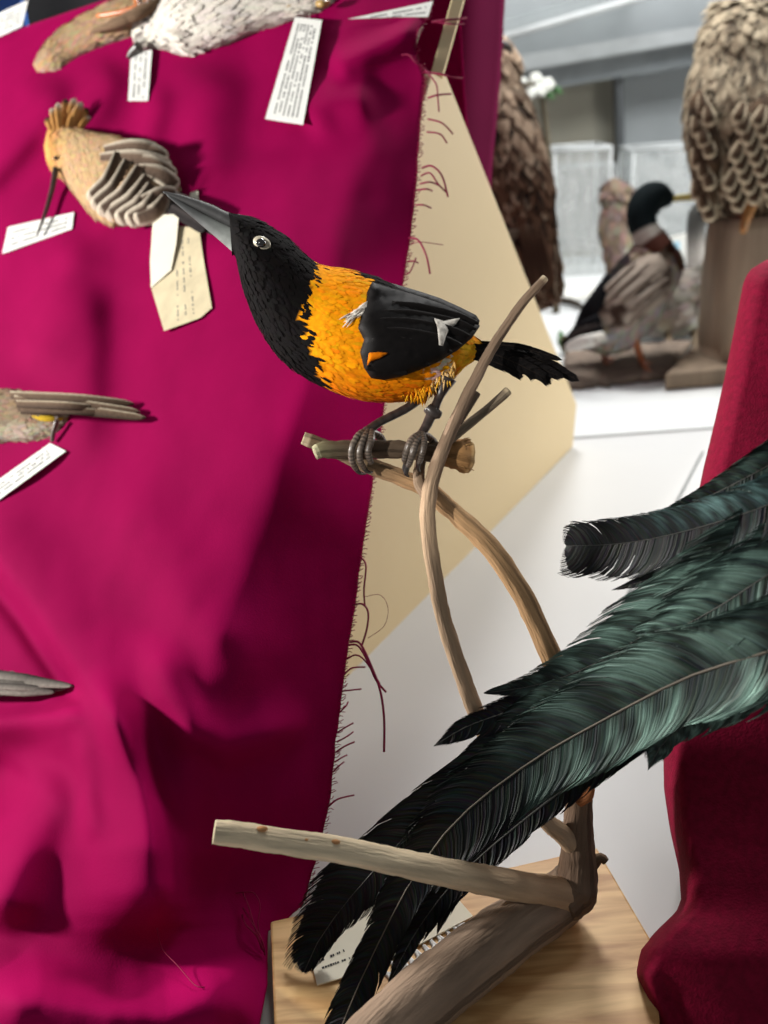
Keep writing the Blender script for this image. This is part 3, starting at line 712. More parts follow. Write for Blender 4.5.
# wings: a vaulted black cover with long folded quills on it
def wing(side):
    dz = 0 if side < 0 else .040
    ol = [(372, 282), (384, 286), (402, 291), (422, 297), (440, 303), (460, 312), (476, 320), (480, 326), (472, 338), (458, 350), (440, 361), (420, 370), (400, 377), (384, 380), (371, 378), (364, 368), (360, 352), (364, 340), (358, 328), (361, 316), (366, 304), (367, 292)]
    def dep(x, y):
        h = surf_hit(LB, min(x, 452), min(max(y, 296), 378)); h = BD-.006 if h is None else h
        return min(h, BD-.010)-.0016+.00012*max(0, x-440)
    if side > 0: dep2 = lambda x, y: BD+.028-.00025*max(0, x-390)
    b = MB()
    def wc(x, y):
        return lerp3(BLK, srgb(22, 19, 18), .5+.5*nz(x*.15, y*.15))
    pillow(b, ol if side < 0 else [(x, y-5) for x, y in ol], dep if side < 0 else dep2, .005, 16, .006, wc, 4)
    o = b.build('wing', M['black_feather'], troupial)
    if side < 0:
        for (x0, y0, x1, y1, wd) in ((372, 340, 452, 352, 7), (376, 330, 462, 345, 7), (380, 320, 470, 336, 7), (384, 312, 476, 329, 7), (392, 303, 479, 324, 6), (368, 356, 430, 365, 7), (366, 368, 408, 374, 7)):
            b = MB(); pts = [(lerp(x0, x1, t), lerp(y0, y1, t)-3*math.sin(t*3.1), dep(lerp(x0, x1, t), lerp(y0, y1, t))-.0046+.001*t) for t in (0, .33, .66, 1)]
            blade(b, pts, [(0, 2), (.3, wd*.7), (.8, wd*.7), (1, 1)], lambda t, u: lerp3(BLK, srgb(34, 30, 28), .2+.5*max(0, u)), bend=.12); b.build('quill', M['black_feather'], o)
        for nm, poly in (('white_patch', [(434, 318), (444, 321), (453, 319), (460, 318), (456, 324), (449, 329), (446, 336), (443, 346), (439, 345), (438, 334), (437, 326)]), ('white_bend', [(344, 320), (352, 316), (362, 310), (372, 304), (369, 312), (360, 319), (352, 325), (346, 327)])):
            b = MB()
            if nm == 'white_patch': pillow(b, poly, lambda x, y: dep(x, y)-.0068+.0008*nz(x*.5, y*.5), .0008, 4, .0012, lambda x, y: lerp3(WHT, srgb(150, 140, 130), max(0, nz(x*.3, y*.3)*1.5)), 2.2)
            else:
                rq = random.Random(44)
                for _ in range(46):    # loose white barbs at the bend of the wing
                    u = rq.random(); x0, y0 = lerp(373, 352, u)+rq.uniform(-3, 3), lerp(304, 318, u)+rq.uniform(-4, 3); x1, y1 = x0-rq.uniform(5, 13), y0+rq.uniform(2, 9)
                    d0 = min(dep(x0, y0)-.0008 if x0 > 361 else 9, (surf_hit(LB, x0, y0) or BD)-.0012); d1 = (surf_hit(LB, x1, y1) or BD)-.0012
                    tube(b, [P(x0, y0, d0), P((x0+x1)/2, (y0+y1)/2, min(d0, d1)-.0005), P(x1, y1, d1)], [.0004, .00045, .0001], 4, c=lerp3(WHT, srgb(170, 160, 148), rq.random()))
            b.build(nm, M['feather'], o)['label'] = 'white feather patch'
        b = MB(); pillow(b, [(369, 353), (378, 352), (388, 353), (380, 358), (371, 361), (367, 366)], lambda x, y: dep(x, y)-.006, .001, 4, .001, ORG2, 2.5); b.build('orange_fleck', M['feather'], o)['label'] = 'orange feather fleck'
    return o
wing(-1); wing(1)
# tail
tl = [((468, 346), (520, 352), (579, 381), 6), ((470, 350), (520, 362), (551, 384), 6.5), ((468, 350), (512, 360), (535, 379), 6.5), ((470, 343), (518, 347), (562, 360), 3.6), ((468, 348), (508, 355), (563, 378), 6), ((466, 352), (500, 364), (523, 377), 6), ((468, 347), (505, 358), (545, 378), 7)]
for i, (a, m_, c, wd) in enumerate(tl):
    b = MB(); d0 = BD+.004-.0012*i
    feather(b, [(a[0], a[1], d0), (m_[0], m_[1], d0+.004), (c[0], c[1], d0+.008)], [(0, wd), (.7, wd), (.9, wd*.7), (1, .5)], [(0, wd), (.6, wd), (.9, wd*.7), (1, .5)], seed=20+i, N=70, fwd=1.6, colour=lambda t, u, s, r: srgb(22, 19, 19) if r.random() > .06 else srgb(44, 38, 34), notch=.3, rw=1.2, rcol=srgb(40, 34, 30)); b.build('tail_feather', M['black_feather'], troupial)
# legs and feet
LG = srgb(44, 36, 33); LGL = srgb(128, 114, 100)
def leg(kn, an, toes, back):
    b = MB(); px_tube(b, [kn, *an], 10, n=26, c=lambda t: lerp3(LG, srgb(66, 55, 50), .5+.5*math.sin(t*60)), rough=.06, rscale=300)
    o = b.build('leg', M['gloss'], troupial)
    for tp in toes:
        b = MB(); px_tube(b, tp, 8, n=30, c=lambda t: lerp3(LG, LGL, .5+.5*math.sin(t*85)), rough=.10, rscale=500); t_ = b.build('toe', M['gloss'], o)
    for cl in back:
        b = MB(); px_tube(b, cl, 7, n=12, c=srgb(52, 48, 46)); b.build('claw', M['gloss'], o)
leg((424, 390, .474, 9), [(414, 403, .474, 5), (400, 412, .472, 4.4), (380, 422, .469, 4.4), (366, 432, .466, 5)],
    [[(366, 431, .466, 3.9), (358, 436, .461, 3.6), (352, 448, .459, 3.3), (352, 460, .461, 3.4), (356, 469, .466, 2.8)], [(368, 431, .466, 3.9), (364, 438, .460, 3.6), (360, 450, .458, 3.3), (360, 460, .460, 3.3), (364, 468, .465, 2.8)], [(371, 431, .466, 3.9), (371, 440, .460, 4), (368, 452, .459, 3.6), (371, 463, .463, 3)], [(370, 431, .467, 3.9), (380, 437, .474, 4), (384, 446, .480, 3.4), (382, 458, .479, 3)]],
    [[(356, 469, .466, 2.6), (360, 473, .468, 2), (366, 474, .47, .6)], [(364, 468, .465, 2.6), (368, 472, .467, 2), (373, 472, .469, .6)]])
leg((446, 378, .470, 11), [(440, 395, .470, 5), (434, 409, .468, 5), (431, 416, .467, 5.4), (424, 430, .465, 4.6), (418, 438, .463, 5)],
    [[(420, 434, .463, 3.9), (412, 440, .458, 3.9), (408, 448, .457, 4), (405, 458, .459, 3.4), (406, 463, .462, 2.8)], [(421, 435, .463, 3.9), (416, 443, .457, 3.9), (413, 452, .456, 4), (410, 462, .458, 3.4), (408, 466, .460, 3)], [(422, 434, .463, 3.9), (424, 443, .458, 3.6), (422, 453, .457, 3.3), (419, 462, .460, 3.2)], [(423, 434, .464, 3.9), (432, 440, .472, 4), (436, 448, .480, 3.4), (432, 460, .480, 3)]],
    [[(408, 466, .460, 3), (406, 473, .462, 2.6), (409, 477, .464, .6)], [(406, 463, .462, 2.6), (404, 469, .464, 2), (405, 474, .466, .6)], [(419, 462, .460, 2.8), (418, 468, .463, 2), (420, 472, .466, .6)]])
b = MB(); r_ = 7
px_tube(b, [(427, 407, .4665, 5), (431, 411, .4665, 6.3), (436, 414, .4665, 5.6), (439, 411, .467, 4)], 10, n=12, c=srgb(60, 52, 48), rough=.2, rscale=300); b.build('leg_band', M['gloss'], troupial)
# feather tufts over the thighs
b = MB(); rng = random.Random(9)
for _ in range(420):
    x = rng.uniform(398, 454); y = interp([(404, 396), (425, 395), (452, 374)], x)+rng.uniform(-16, 1); d = .473-rng.uniform(0, .008)
    l = rng.uniform(4, 12)*sstep(394, 416, x); dx = rng.uniform(-3, 3)
    tube(b, [P(x, y, d), P(x+dx*.5, y+l*.5, d), P(x+dx, y+l, d+.001)], [.0006, .0005, .0001], 4, c=lerp3(YEL, ORG2, rng.random()) if x < 430 else lerp3(YEL, WHT, rng.random()*.6))
b.build('thigh_tuft', M['feather'], troupial)
# ================================================================== the glossy long-tailed bird at the right
TEAL = srgb(162, 204, 187); TEAL2 = srgb(112, 156, 164); BK0 = (.008, .009, .009)
def fd(x, off=0): return interp([(280, .492), (330, .484), (400, .475), (450, .475), (500, .477), (560, .468), (640, .445), (768, .402), (900, .388)], x)+off
def tailcol(t0, t1, up=.5, lo=.9, blue=0, amt=1):
    # green sheen painted into the colour on the outer part of the vane near the base, plain black towards the tip
    def f(t, u, sgn, rng):
        k = (1-sstep(t0, t1, t))*(up if sgn > 0 else lo)*amt
        k *= .16+.84*sstep(-.16, .34, nz(t*38+u*2.2, u*1.3+sgn*7, t0*9)+.25*nz(t*150, u*2, 3))
        k *= .35+.65*sstep(.08, .4, u)
        k *= rng.uniform(.55, 1)
        return lerp3(tuple(c*rng.uniform(.4, 2.6) for c in BK0), lerp3(TEAL, TEAL2, blue), k)
    return f
glossy = thing('long_tailed_bird', 'black bird with glossy green tail feathers trailing over the crimson velvet at the right', 'bird', P(960, 560, .40))
def tailf(pl, wu, wl, seed, off, col, **kw):
    b = MB(); feather(b, [(x, y, min(fd(x, off), gd(x, y, BZ+.010))) for x, y in pl], wu, wl, seed=seed, colour=col, **kw); return b.build('tail_feather', M['glossy_feather'], glossy)
tailf([(960, 380), (860, 415), (768, 466), (705, 498), (660, 512)], [(0, 30), (.5, 22), (.8, 12), (1, 1)], [(0, 26), (.6, 24), (.9, 12), (1, 1)], 31, .010, tailcol(.6, 1.2, .3, .4), N=150, fwd=1.5, notch=.1)
tailf([(960, 430), (860, 465), (768, 505), (690, 530), (625, 543), (566, 546)], [(0, 30), (.45, 28), (.8, 29), (.95, 27), (1, 16)], [(0, 34), (.5, 33), (.8, 38), (.95, 32), (1, 18)], 32, .000, tailcol(.45, .85, .95, .15, .6), N=420, fwd=1.1, notch=.14, tipround=.10, split=.10, rw=1.3)
tailf([(960, 455), (860, 492), (768, 533), (690, 566), (640, 582), (612, 590)], [(0, 20), (.5, 20), (.85, 9), (1, 1)], [(0, 20), (.5, 18), (.85, 8), (1, 1)], 33, .004, tailcol(.5, 1, .35, .4), N=150, fwd=1.7, notch=.35, split=.3)
tailf([(960, 430), (860, 490), (768, 548), (690, 604), (610, 656), (545, 683), (484, 693)], [(0, 40), (.5, 46), (.72, 30), (.9, 10), (1, 1)], [(0, 46), (.5, 50), (.75, 26), (.9, 9), (1, 1)], 34, .005, tailcol(.75, 1.05, .9, .55), N=420, fwd=2.0, notch=.10, tipround=.02)
tailf([(960, 470), (860, 520), (768, 575), (720, 606), (672, 632), (640, 645)], [(0, 40), (.6, 44), (.9, 18), (1, 1)], [(0, 40), (.6, 40), (.9, 16), (1, 1)], 35, .001, tailcol(.9, 1.3, .85, .75), N=200, fwd=2.1, notch=.2, split=.2)
tailf([(700, 652), (600, 684), (520, 708), (468, 726), (434, 746)], [(0, 20), (.6, 16), (.85, 9), (1, 1)], [(0, 24), (.6, 22), (.85, 12), (1, 1)], 36, .004, tailcol(0, .6, .3, .2), N=150, fwd=1.6, notch=.3, split=.25)
tailf([(960, 520), (860, 570), (768, 618), (690, 646), (600, 680), (535, 706), (467, 768), (404, 838), (348, 900), (316, 945), (304, 972)], [(0, 20), (.4, 15), (.62, 15), (.70, 30), (.82, 42), (.95, 24), (1, 6)], [(0, 44), (.5, 42), (.78, 36), (.88, 18), (.95, 14), (1, 5)], 37, .003, tailcol(.35, .62, .9, .7, 0), N=560, fwd=1.7, notch=.10, tipround=.05)
tailf([(660, 720), (560, 792), (470, 866), (420, 926), (386, 990)], [(0, 16), (.6, 18), (.85, 10), (1, 1)], [(0, 16), (.6, 18), (.85, 9), (1, 1)], 38, .007, tailcol(-.5, 0), N=160, fwd=2.0, notch=.3, split=.25)
tailf([(640, 740), (560, 790), (495, 842), (455, 890), (437, 934)], [(0, 14), (.6, 16), (.85, 8), (1, 1)], [(0, 14), (.6, 16), (.85, 8), (1, 1)], 39, .009, tailcol(-.5, 0), N=140, fwd=2.0, notch=.3, split=.2)
tailf([(960, 575), (860, 617), (768, 652), (690, 676), (600, 722), (529, 763), (458, 819), (412, 880), (376, 948), (348, 1010), (322, 1080)], [(0, 44), (.3, 50), (.5, 44), (.68, 26), (.8, 19), (.92, 18), (1, 4)], [(0, 40), (.3, 46), (.45, 44), (.6, 46), (.7, 22), (.92, 20), (1, 4)], 40, -.004, tailcol(.30, .62, .55, 1), N=560, fwd=1.7, notch=.10, tipround=.05, rw=1.9, rcol=srgb(120, 112, 100))
tailf([(960, 615), (860, 650), (768, 686), (715, 708), (668, 738), (648, 770)], [(0, 34), (.6, 34), (.85, 18), (1, 1)], [(0, 30), (.6, 22), (.85, 14), (1, 1)], 41, .004, tailcol(.8, 1.15, .6, .75), N=200, fwd=1.5, notch=.3, split=.2)
tailf([(960, 545), (860, 590), (800, 612), (745, 634), (690, 648)], [(0, 30), (.6, 26), (.9, 10), (1, 1)], [(0, 30), (.6, 26), (.9, 10), (1, 1)], 42, -.002, tailcol(.9, 1.4, .8, .8), N=150, fwd=1.5, notch=.15)
lb = Loft([(900, 395, 900, 660, .40, .2), (960, 370, 965, 650, .395, .35), (1060, 330, 1080, 640, .395, .6), (1180, 290, 1210, 600, .395, .7), (1300, 240, 1320, 520, .40, .6), (1360, 190, 1390, 400, .40, .5), (1380, 170, 1400, 330, .40, .45)], 40, 28); lb.colour = lambda t, an: BK0
b = MB(); lb.add(b); lb.coat(b, 700, .022, .012, lambda t, an, r: lerp3(BK0, TEAL, r.random()*.4), lift=.08, bk=-1, seed=4); b.build('body', M['glossy_feather'], glossy)
lb = Loft([(1350, 190, 1370, 330, .40, .7), (1380, 130, 1420, 260, .40, .8), (1430, 100, 1470, 210, .40, .8), (1480, 120, 1490, 190, .40, .6), (1530, 150, 1530, 165, .40, .4)], 24, 18); lb.colour = lambda t, an: BK0
b = MB(); lb.add(b); b.build('head', M['black_feather'], glossy)

# ================================================================== skins laid out on the magenta cloth
def cl(x, y, lift=.0): return cloth_d(x, y)-lift
def fit(corners, lift, shrink=1.0):   # rigid flat piece over the cloth: plane in inverse depth, pushed clear of the cloth
    g = [p for r in quad_grid(corners, 5, 5) for p in r]
    import itertools
    sx = sum(p[0] for p in g)/len(g); sy = sum(p[1] for p in g)/len(g)
    A = [[0]*3 for _ in range(3)]; B_ = [0]*3
    for x, y in g:
        r = (1, x-sx, y-sy); z = 1/cloth_d(x, y)
        for i in range(3):
            B_[i] += r[i]*z
            for j in range(3): A[i][j] += r[i]*r[j]
    s = Matrix(A).inverted() @ Vector(B_)
    f0 = lambda x, y: 1/(s[0]+s[1]*(x-sx)+s[2]*(y-sy))
    push = max(0, max(f0(x, y)-cloth_d(x, y) for x, y in g))
    return lambda x, y: f0(x, y)-push-lift
def paper(mb, q, dfn, th=.0006, c=(1, 1, 1)):
    fr = [P(x, y, dfn(x, y)) for x, y in q]; bk = [P(x, y, dfn(x, y)+th) for x, y in q]
    n = len(q); mb.add(fr+bk, [tuple(range(n)), tuple(reversed(range(n, 2*n)))]+[(i, n+i, n+(i+1) % n, (i+1) % n) for i in range(n)], c)
def label_tag(q, label, lines, m='paper', lift=.0015, name='paper_tag', cat='tag', size=2.0, vertical=False, inset=.14, string=None, grp=None):
    dfn = fit(q, lift)
    t = thing(name, label, cat, P(sum(p[0] for p in q)/4, sum(p[1] for p in q)/4, dfn(*q[0])), grp)
    b = MB(); paper(b, q, dfn); b.build('sheet', M[m], t, smooth=False)
    if lines:
        b = MB(); rng = random.Random(len(label)); at = lambda u, v: tuple(lerp(lerp(q[0][k], q[1][k], u), lerp(q[3][k], q[2][k], u), v) for k in (0, 1))
        for i in range(lines):
            w = inset+(1-2*inset)*(i+.5)/lines
            a, c = (at(w, .06), at(w, .94)) if vertical else (at(.08, w), at(.92, w))
            print_line(b, a, c, size, lambda x, y: dfn(x, y)-.0003, rng, .2, 1.6)
        b.build('printed_lines', M['ink'], t, smooth=False)
    if string:
        b = MB(); tube(b, [P(x, y, d) for x, y, d in string], [.0005]*len(string), 5, n=len(string)*4); b.build('string', M['string'], t)
    return t
# small tan bird at the top left
TAN = srgb(180, 150, 116); PALEB = srgb(176, 160, 146); DKB = srgb(86, 68, 54)
def rest(x, y, r): return cloth_d(x, y)-r*.60/FPX*.75
tanb = thing('bird_skin', 'slim tan bird skin with orange legs at the top left of the cloth', 'bird', P(90, 50, cl(90, 50)))
q = [(33, 64, 38, 74, 5), (44, 45, 54, 74, 13), (62, 28, 78, 60, 19), (88, 12, 104, 48, 20), (118, -2, 134, 38, 20), (150, -14, 165, 22, 18), (185, -22, 194, 4, 12), (215, -22, 218, -10, 6)]
l1 = Loft([(a, c, e, g, rest((a+e)/2, (c+g)/2, r), .7) for a, c, e, g, r in q], 60, 32)
def tc(t, an):
    up = math.cos(an-5.6); n = nz(t*30, an*3)
    return lerp3(TAN, PALEB, sstep(-.1, .5, -up+n*.3)) if not (.35 < t < .85 and -.25 < up+n*.2 < .02) else DKB
l1.colour = tc
b = MB(); l1.add(b); l1.coat(b, 1600, .013, .0032, lambda t, an, r: tuple(c*r.uniform(.75, 1.15) for c in tc(t, an)), lift=.018, seed=5); b.build('body', M['feather'], tanb)
b = MB()
for k, (a, c) in enumerate((((100, 30), (172, -2)), ((110, 22), (178, -8)), ((92, 32), (160, 4)))):
    d = [cl(a[0], a[1])-.028, cl(c[0], c[1], .028)-.002]; px_tube(b, [(a[0], a[1], d[0], 2), ((a[0]+c[0])/2, (a[1]+c[1])/2+2, min(d)-.001, 5), (c[0], c[1], d[1], 2)], 8, n=12, c=srgb(120, 98, 78), rough=.1)
b.build('wing', M['feather'], tanb)
for (pl) in ([(98, 16), (122, 12), (146, 5), (180, 2)], [(146, 5), (150, -4), (170, -12)], [(138, 8), (136, 0), (135, -8)]):
    b = MB(); px_tube(b, [(x, y, cl(x, y, .030), 2.6) for x, y in pl], 8, n=14, c=srgb(214, 124, 66)); b.build('leg', M['gloss'], tanb)
# white and grey dove-like skin
dove = thing('bird_skin', 'plump white and grey bird skin lying along the top of the cloth', 'bird', P(220, 30, cl(220, 30)))
q = [(131, 34, 136, 50, 8), (136, 16, 152, 50, 17), (150, 4, 166, 52, 24), (172, -14, 188, 58, 30), (205, -28, 222, 48, 34), (240, -34, 252, 34, 32), (275, -30, 284, 24, 26), (305, -22, 308, 16, 16), (326, -14, 326, 4, 8)]
l2 = Loft([(a, c, e, g, rest((a+e)/2, (c+g)/2, r), .75) for a, c, e, g, r in q], 60, 36)
GRY = srgb(150, 142, 134); WH = srgb(228, 222, 210)
def dc(t, an):
    n = nz(t*14, an*2.5, 3)
    if t < .16: return lerp3(WH, srgb(96, 90, 86), sstep(.0, .5, n+.2))
    return lerp3(WH, GRY, sstep(.1, .7, n+.4*math.cos(an-3.1)))
l2.colour = dc
b = MB(); l2.add(b); l2.coat(b, 1500, .018, .004, lambda t, an, r: tuple(c*r.uniform(.96, 1.03) for c in dc(t, an)), lift=.018, seed=6); b.build('body', M['feather'], dove)
b = MB(); px_tube(b, [(139, 46, cl(139, 46, .018), 5), (132, 52, cl(132, 52, .014), 3.6), (128, 58, cl(128, 58, .010), 1.5)], 8, n=12, c=srgb(70, 64, 60)); b.build('bill', M['gloss'], dove)
b = MB(); ellipsoid(b, P(143, 28, surf_hit(l2, 143, 28)-.0005), [RGT*.0022, UPV*.0022, FWD*.0016], 8, 12, (.01, .01, .01)); b.build('eye', M['eye'], dove)
for x0, y0, x1, y1 in ((286, 8, 298, 0), (318, 4, 328, 2)):
    b = MB(); px_tube(b, [(x0, y0, cl(x0, y0, .016), 3.2), ((x0+x1)/2, (y0+y1)/2+1, cl(x1, y1, .016), 3.6), (x1, y1, cl(x1, y1, .014), 2.4)], 8, n=10, c=srgb(196, 160, 92), rough=.15); b.build('foot', M['gloss'], dove)
label_tag([(131, 49), (152, 50), (148, 101), (128, 101)], 'small white paper tag hanging under the head of the white and grey bird skin', 3, vertical=True, lift=.004)
label_tag([(295, 17), (322, 20), (303, 125), (265, 119)], 'long white paper tag hanging below the feet of the dove-like skin', 6, vertical=True, lift=.004, string=[(309, 19, cl(309, 19, .006)), (311, 8, cl(311, 8, .006)), (310, -2, cl(310, -2, .01))])
label_tag([(348, 19), (433, 1), (428, 17), (400, 17)], 'white paper slip beside the top right corner of the cloth', 2, name='paper_slip', lift=.002, size=1.6)
label_tag([(-16, 20), (28, 0), (22, 26), (-20, 46)], 'white printed card at the upper left edge of the magenta cloth', 4, name='paper_card', cat='card', lift=.003)
# dark bag and blue card behind the top left edge
ob = thing('cloth_bag', 'black cloth bag behind the top left edge of the magenta cloth', 'bag', P(60, 20, 1.15))
yb = next(y for y in range(200, 700) if gd(60, y) < 1.52)-4    # where the bag stands on the table
lg = Loft([(-60, -40, -60, yb, 1.50, .18), (-20, -60, -20, yb+3, 1.50, .22), (60, -70, 60, yb, 1.50, .22), (120, -70, 120, yb-4, 1.50, .22), (170, -60, 170, yb-8, 1.50, .18)], 24, 24, rough=.10, rscale=14); lg.colour = lambda t, an: (1, 1, 1)
b = MB(); lg.add(b); b.build('bag_body', M['dark'], ob)
b = MB(); px_tube(b, [(20, -50, 1.46, 4), (50, -80, 1.46, 4), (90, -55, 1.46, 4)], 8, n=14); b.build('strap', M['dark'], ob)
bc = MB(); q0, q1 = P(-16, -34, 1.30), P(14, -34, 1.30); g0, g1 = Vector((q0.x, q0.y, TZ+.001)), Vector((q1.x, q1.y, TZ+.001)); dk = Vector((0, .012, 0))
v, f = box_corners([g0, g1, g1+dk, g0+dk], [q0, q1, q1+dk, q0+dk]); bc.add(v, f); tag(bc.build('blue_folder', M['blue'], smooth=False), 'upright blue folder in front of the black bag in the upper left corner', 'folder')

# hoopoe: crested buff skin with barred wings
BUF = srgb(192, 160, 120); CR = srgb(214, 158, 92); WB = srgb(66, 54, 46); CREAM = srgb(224, 212, 190)
hoo = thing('bird_skin', 'buff crested bird skin with black and white barred wings and long thin bill', 'bird', P(105, 180, cl(105, 180)))
q = [(44, 146, 46, 160, 8), (50, 130, 52, 172, 18), (66, 128, 64, 182, 24), (90, 132, 78, 200, 30), (112, 136, 92, 216, 34), (135, 143, 112, 226, 34), (156, 156, 136, 224, 28), (174, 176, 156, 212, 18), (182, 190, 170, 206, 9)]
l3 = Loft([(a, c, e, g, rest((a+e)/2, (c+g)/2, r), .75) for a, c, e, g, r in q], 64, 36)
hc = lambda t, an: lerp3(lerp3(CR, BUF, sstep(.05, .3, t)), WB, sstep(.55, .7, t)*.7)
l3.colour = hc
b = MB(); l3.add(b); l3.coat(b, 1700, .013, .0034, lambda t, an, r: tuple(c*r.uniform(.85, 1.1) for c in hc(t, an)), lift=.018, t1=.6, seed=7); b.build('body', M['feather'], hoo)
hd = lambda x, y, k=0: (surf_hit(l3, x, y) or rest(x, y, 20))-k
for i, (x0, y0, x1, y1) in enumerate(((56, 134, 46, 118), (58, 133, 52, 108), (61, 132, 58, 103), (64, 131, 66, 99), (67, 131, 75, 98), (70, 131, 82, 102), (73, 132, 88, 108), (76, 133, 91, 117), (66, 133, 78, 108), (60, 134, 64, 110))):
    b = MB(); d = rest(66, 133, 14)-.002*(i % 3)
    blade(b, [(x0, y0+6, d), ((x0+x1)/2, (y0+y1)/2, d-.004), (x1, y1, d-.003)], [(0, 2), (.5, 4.2), (.85, 3.6), (1, .8)], lambda t, u: lerp3(CR, CREAM if i % 3 else WB, sstep(.72, .88, t)), n=10); b.build('crest_feather', M['feather'], hoo)
# folded wings: broad rounded quills, dark with cream borders
rng = random.Random(12)
wings = [(100, 158, 172, 168, 9), (104, 150, 160, 152, 8), (118, 146, 168, 160, 8), (92, 208, 128, 160, 8), (98, 214, 140, 166, 8), (106, 218, 148, 176, 9), (116, 221, 152, 184, 9), (126, 222, 158, 190, 9), (134, 220, 166, 196, 8), (88, 200, 118, 152, 7), (128, 158, 176, 178, 8), (138, 168, 178, 188, 8), (142, 200, 178, 196, 8)]
for i, (x0, y0, x1, y1, w) in enumerate(wings):
    b = MB(); d = [hd(lerp(x0, x1, t), lerp(y0, y1, t), .003+.0011*(i % 5)) for t in (0, .5, 1)]
    rv = i in (3, 4, 5, 6, 7, 8, 9)
    a, c = ((x1, y1), (x0, y0)) if rv else ((x0, y0), (x1, y1))
    if rv: d = d[::-1]
    mx, my = (a[0]+c[0])/2+(6 if rv else 3), (a[1]+c[1])/2+(4 if rv else -3)
    blade(b, [(*a, d[0]), (mx, my, min(d[1], (d[0]+d[2])/2)), (*c, d[2]-.001)], [(0, w*.5), (.4, w*1.05), (.72, w*1.1), (.86, w*.95), (.95, w*.66), (1, w*.2)], lambda t, u: CREAM if abs(u) > .8 or t > .9 else lerp3(WB, srgb(122, 102, 86), .5+.5*u), n=22, bend=.14)
    b.build('wing_quill', M['feather'], hoo)
for i, (y0, x1, y1, w) in enumerate(((196, 226, 224, 6), (200, 218, 232, 6), (192, 222, 214, 5), (203, 206, 230, 6), (198, 236, 228, 4))):
    b = MB(); d0 = rest(160, 198, 16)-.0012*i
    blade(b, [(158, y0-2, d0), ((158+x1)/2, (y0+y1)/2-1, cl(190, 210, .012)), (x1, y1, cl(x1, y1, .008)-.001*i)], [(0, 4), (.5, w), (.9, w), (1, 2)], lambda t, u: CREAM if t < .18 and i < 4 else lerp3(srgb(48, 44, 44), srgb(88, 82, 80), max(0, u)), n=16); b.build('tail_feather', M['feather'], hoo)
b = MB(); px_tube(b, [(56, 168, hd(56, 168, .001), 3.2), (52, 190, cl(52, 190, .014), 2.4), (45, 214, cl(45, 214, .012), 1.8), (37, 235, cl(37, 235, .010), .9)], 8, n=20, c=srgb(74, 62, 56)); b.build('bill', M['gloss'], hoo)
b = MB(); ellipsoid(b, P(56, 158, hd(56, 158, .0004)), [RGT*.0022, UPV*.0022, FWD*.0015], 8, 12, (.02, .015, .012)); b.build('eye', M['eye'], hoo)
label_tag([(8, 227), (74, 212), (72, 229), (2, 254)], 'white printed card under the tip of the long thin bill of the crested bird skin', 3, name='paper_card', cat='card', lift=.002)
# folded yellowed tag under the tail
ft = thing('folded_tag', 'yellowed folded paper tag hanging beneath the tail of the crested bird skin', 'tag', P(180, 270, cl(180, 270)))
dfn = fit([(152, 200), (200, 200), (212, 310), (160, 330)], .003)
b = MB(); q = [(171, 270), (178, 226), (199, 228), (204, 262), (212, 308), (200, 318), (164, 331), (150, 284)]; paper(b, q, dfn)
b.build('back_leaf', M['oldpaper'], ft, smooth=False)
b = MB(); q = [(153, 215), (179, 214), (176, 245), (171, 270), (151, 288), (150, 262)]
fr = [P(x, y, dfn(x, y)-.001-.0007*max(0, 288-y)*.12) for x, y in q]; b.add(fr+[p+FWD*.0006 for p in fr], [tuple(range(6)), tuple(reversed(range(6, 12)))]+[(i, 6+i, 6+(i+1) % 6, (i+1) % 6) for i in range(6)]); b.build('front_leaf', M['ivory'], ft, smooth=False)
b = MB(); rng = random.Random(2)
for a, c in (((182, 240), (186, 322)), ((188, 238), (194, 320)), ((177, 270), (178, 322))): print_line(b, a, c, 1.6, lambda x, y: dfn(x, y)-.0003, rng, .5, 1.4)
b.build('pencil_lines', M['ink'], ft, smooth=False)
b = MB(); paper(b, [(190, 193), (198, 190), (199, 206), (191, 206)], fit([(190, 193), (198, 190), (199, 206), (191, 206)], .002)); b.build('tag_end', M['ivory'], ft, smooth=False)
# olive-brown bird at the left edge
OLV = srgb(150, 128, 104); LGT = srgb(186, 174, 152)
olv = thing('bird_skin', 'olive brown bird skin with a yellow vent at the left edge of the cloth', 'bird', P(0, 425, cl(0, 425)))
q = [(-170, 400, -170, 420, 10), (-130, 388, -130, 436, 26), (-80, 386, -82, 448, 32), (-30, 388, -34, 446, 30), (0, 390, 0, 442, 26), (24, 392, 26, 441, 24), (44, 400, 46, 436, 18), (60, 404, 60, 424, 10)]
l4 = Loft([(a, c, e, g, rest((a+e)/2, (c+g)/2, r), .75) for a, c, e, g, r in q], 56, 32)
oc = lambda t, an: lerp3(OLV, LGT, sstep(.15, .6, -math.cos(an)))
l4.colour = oc
b = MB(); l4.add(b); l4.coat(b, 1500, .014, .0034, lambda t, an, r: tuple(c*r.uniform(.82, 1.1) for c in oc(t, an)), lift=.018, seed=8); b.build('body', M['feather'], olv)
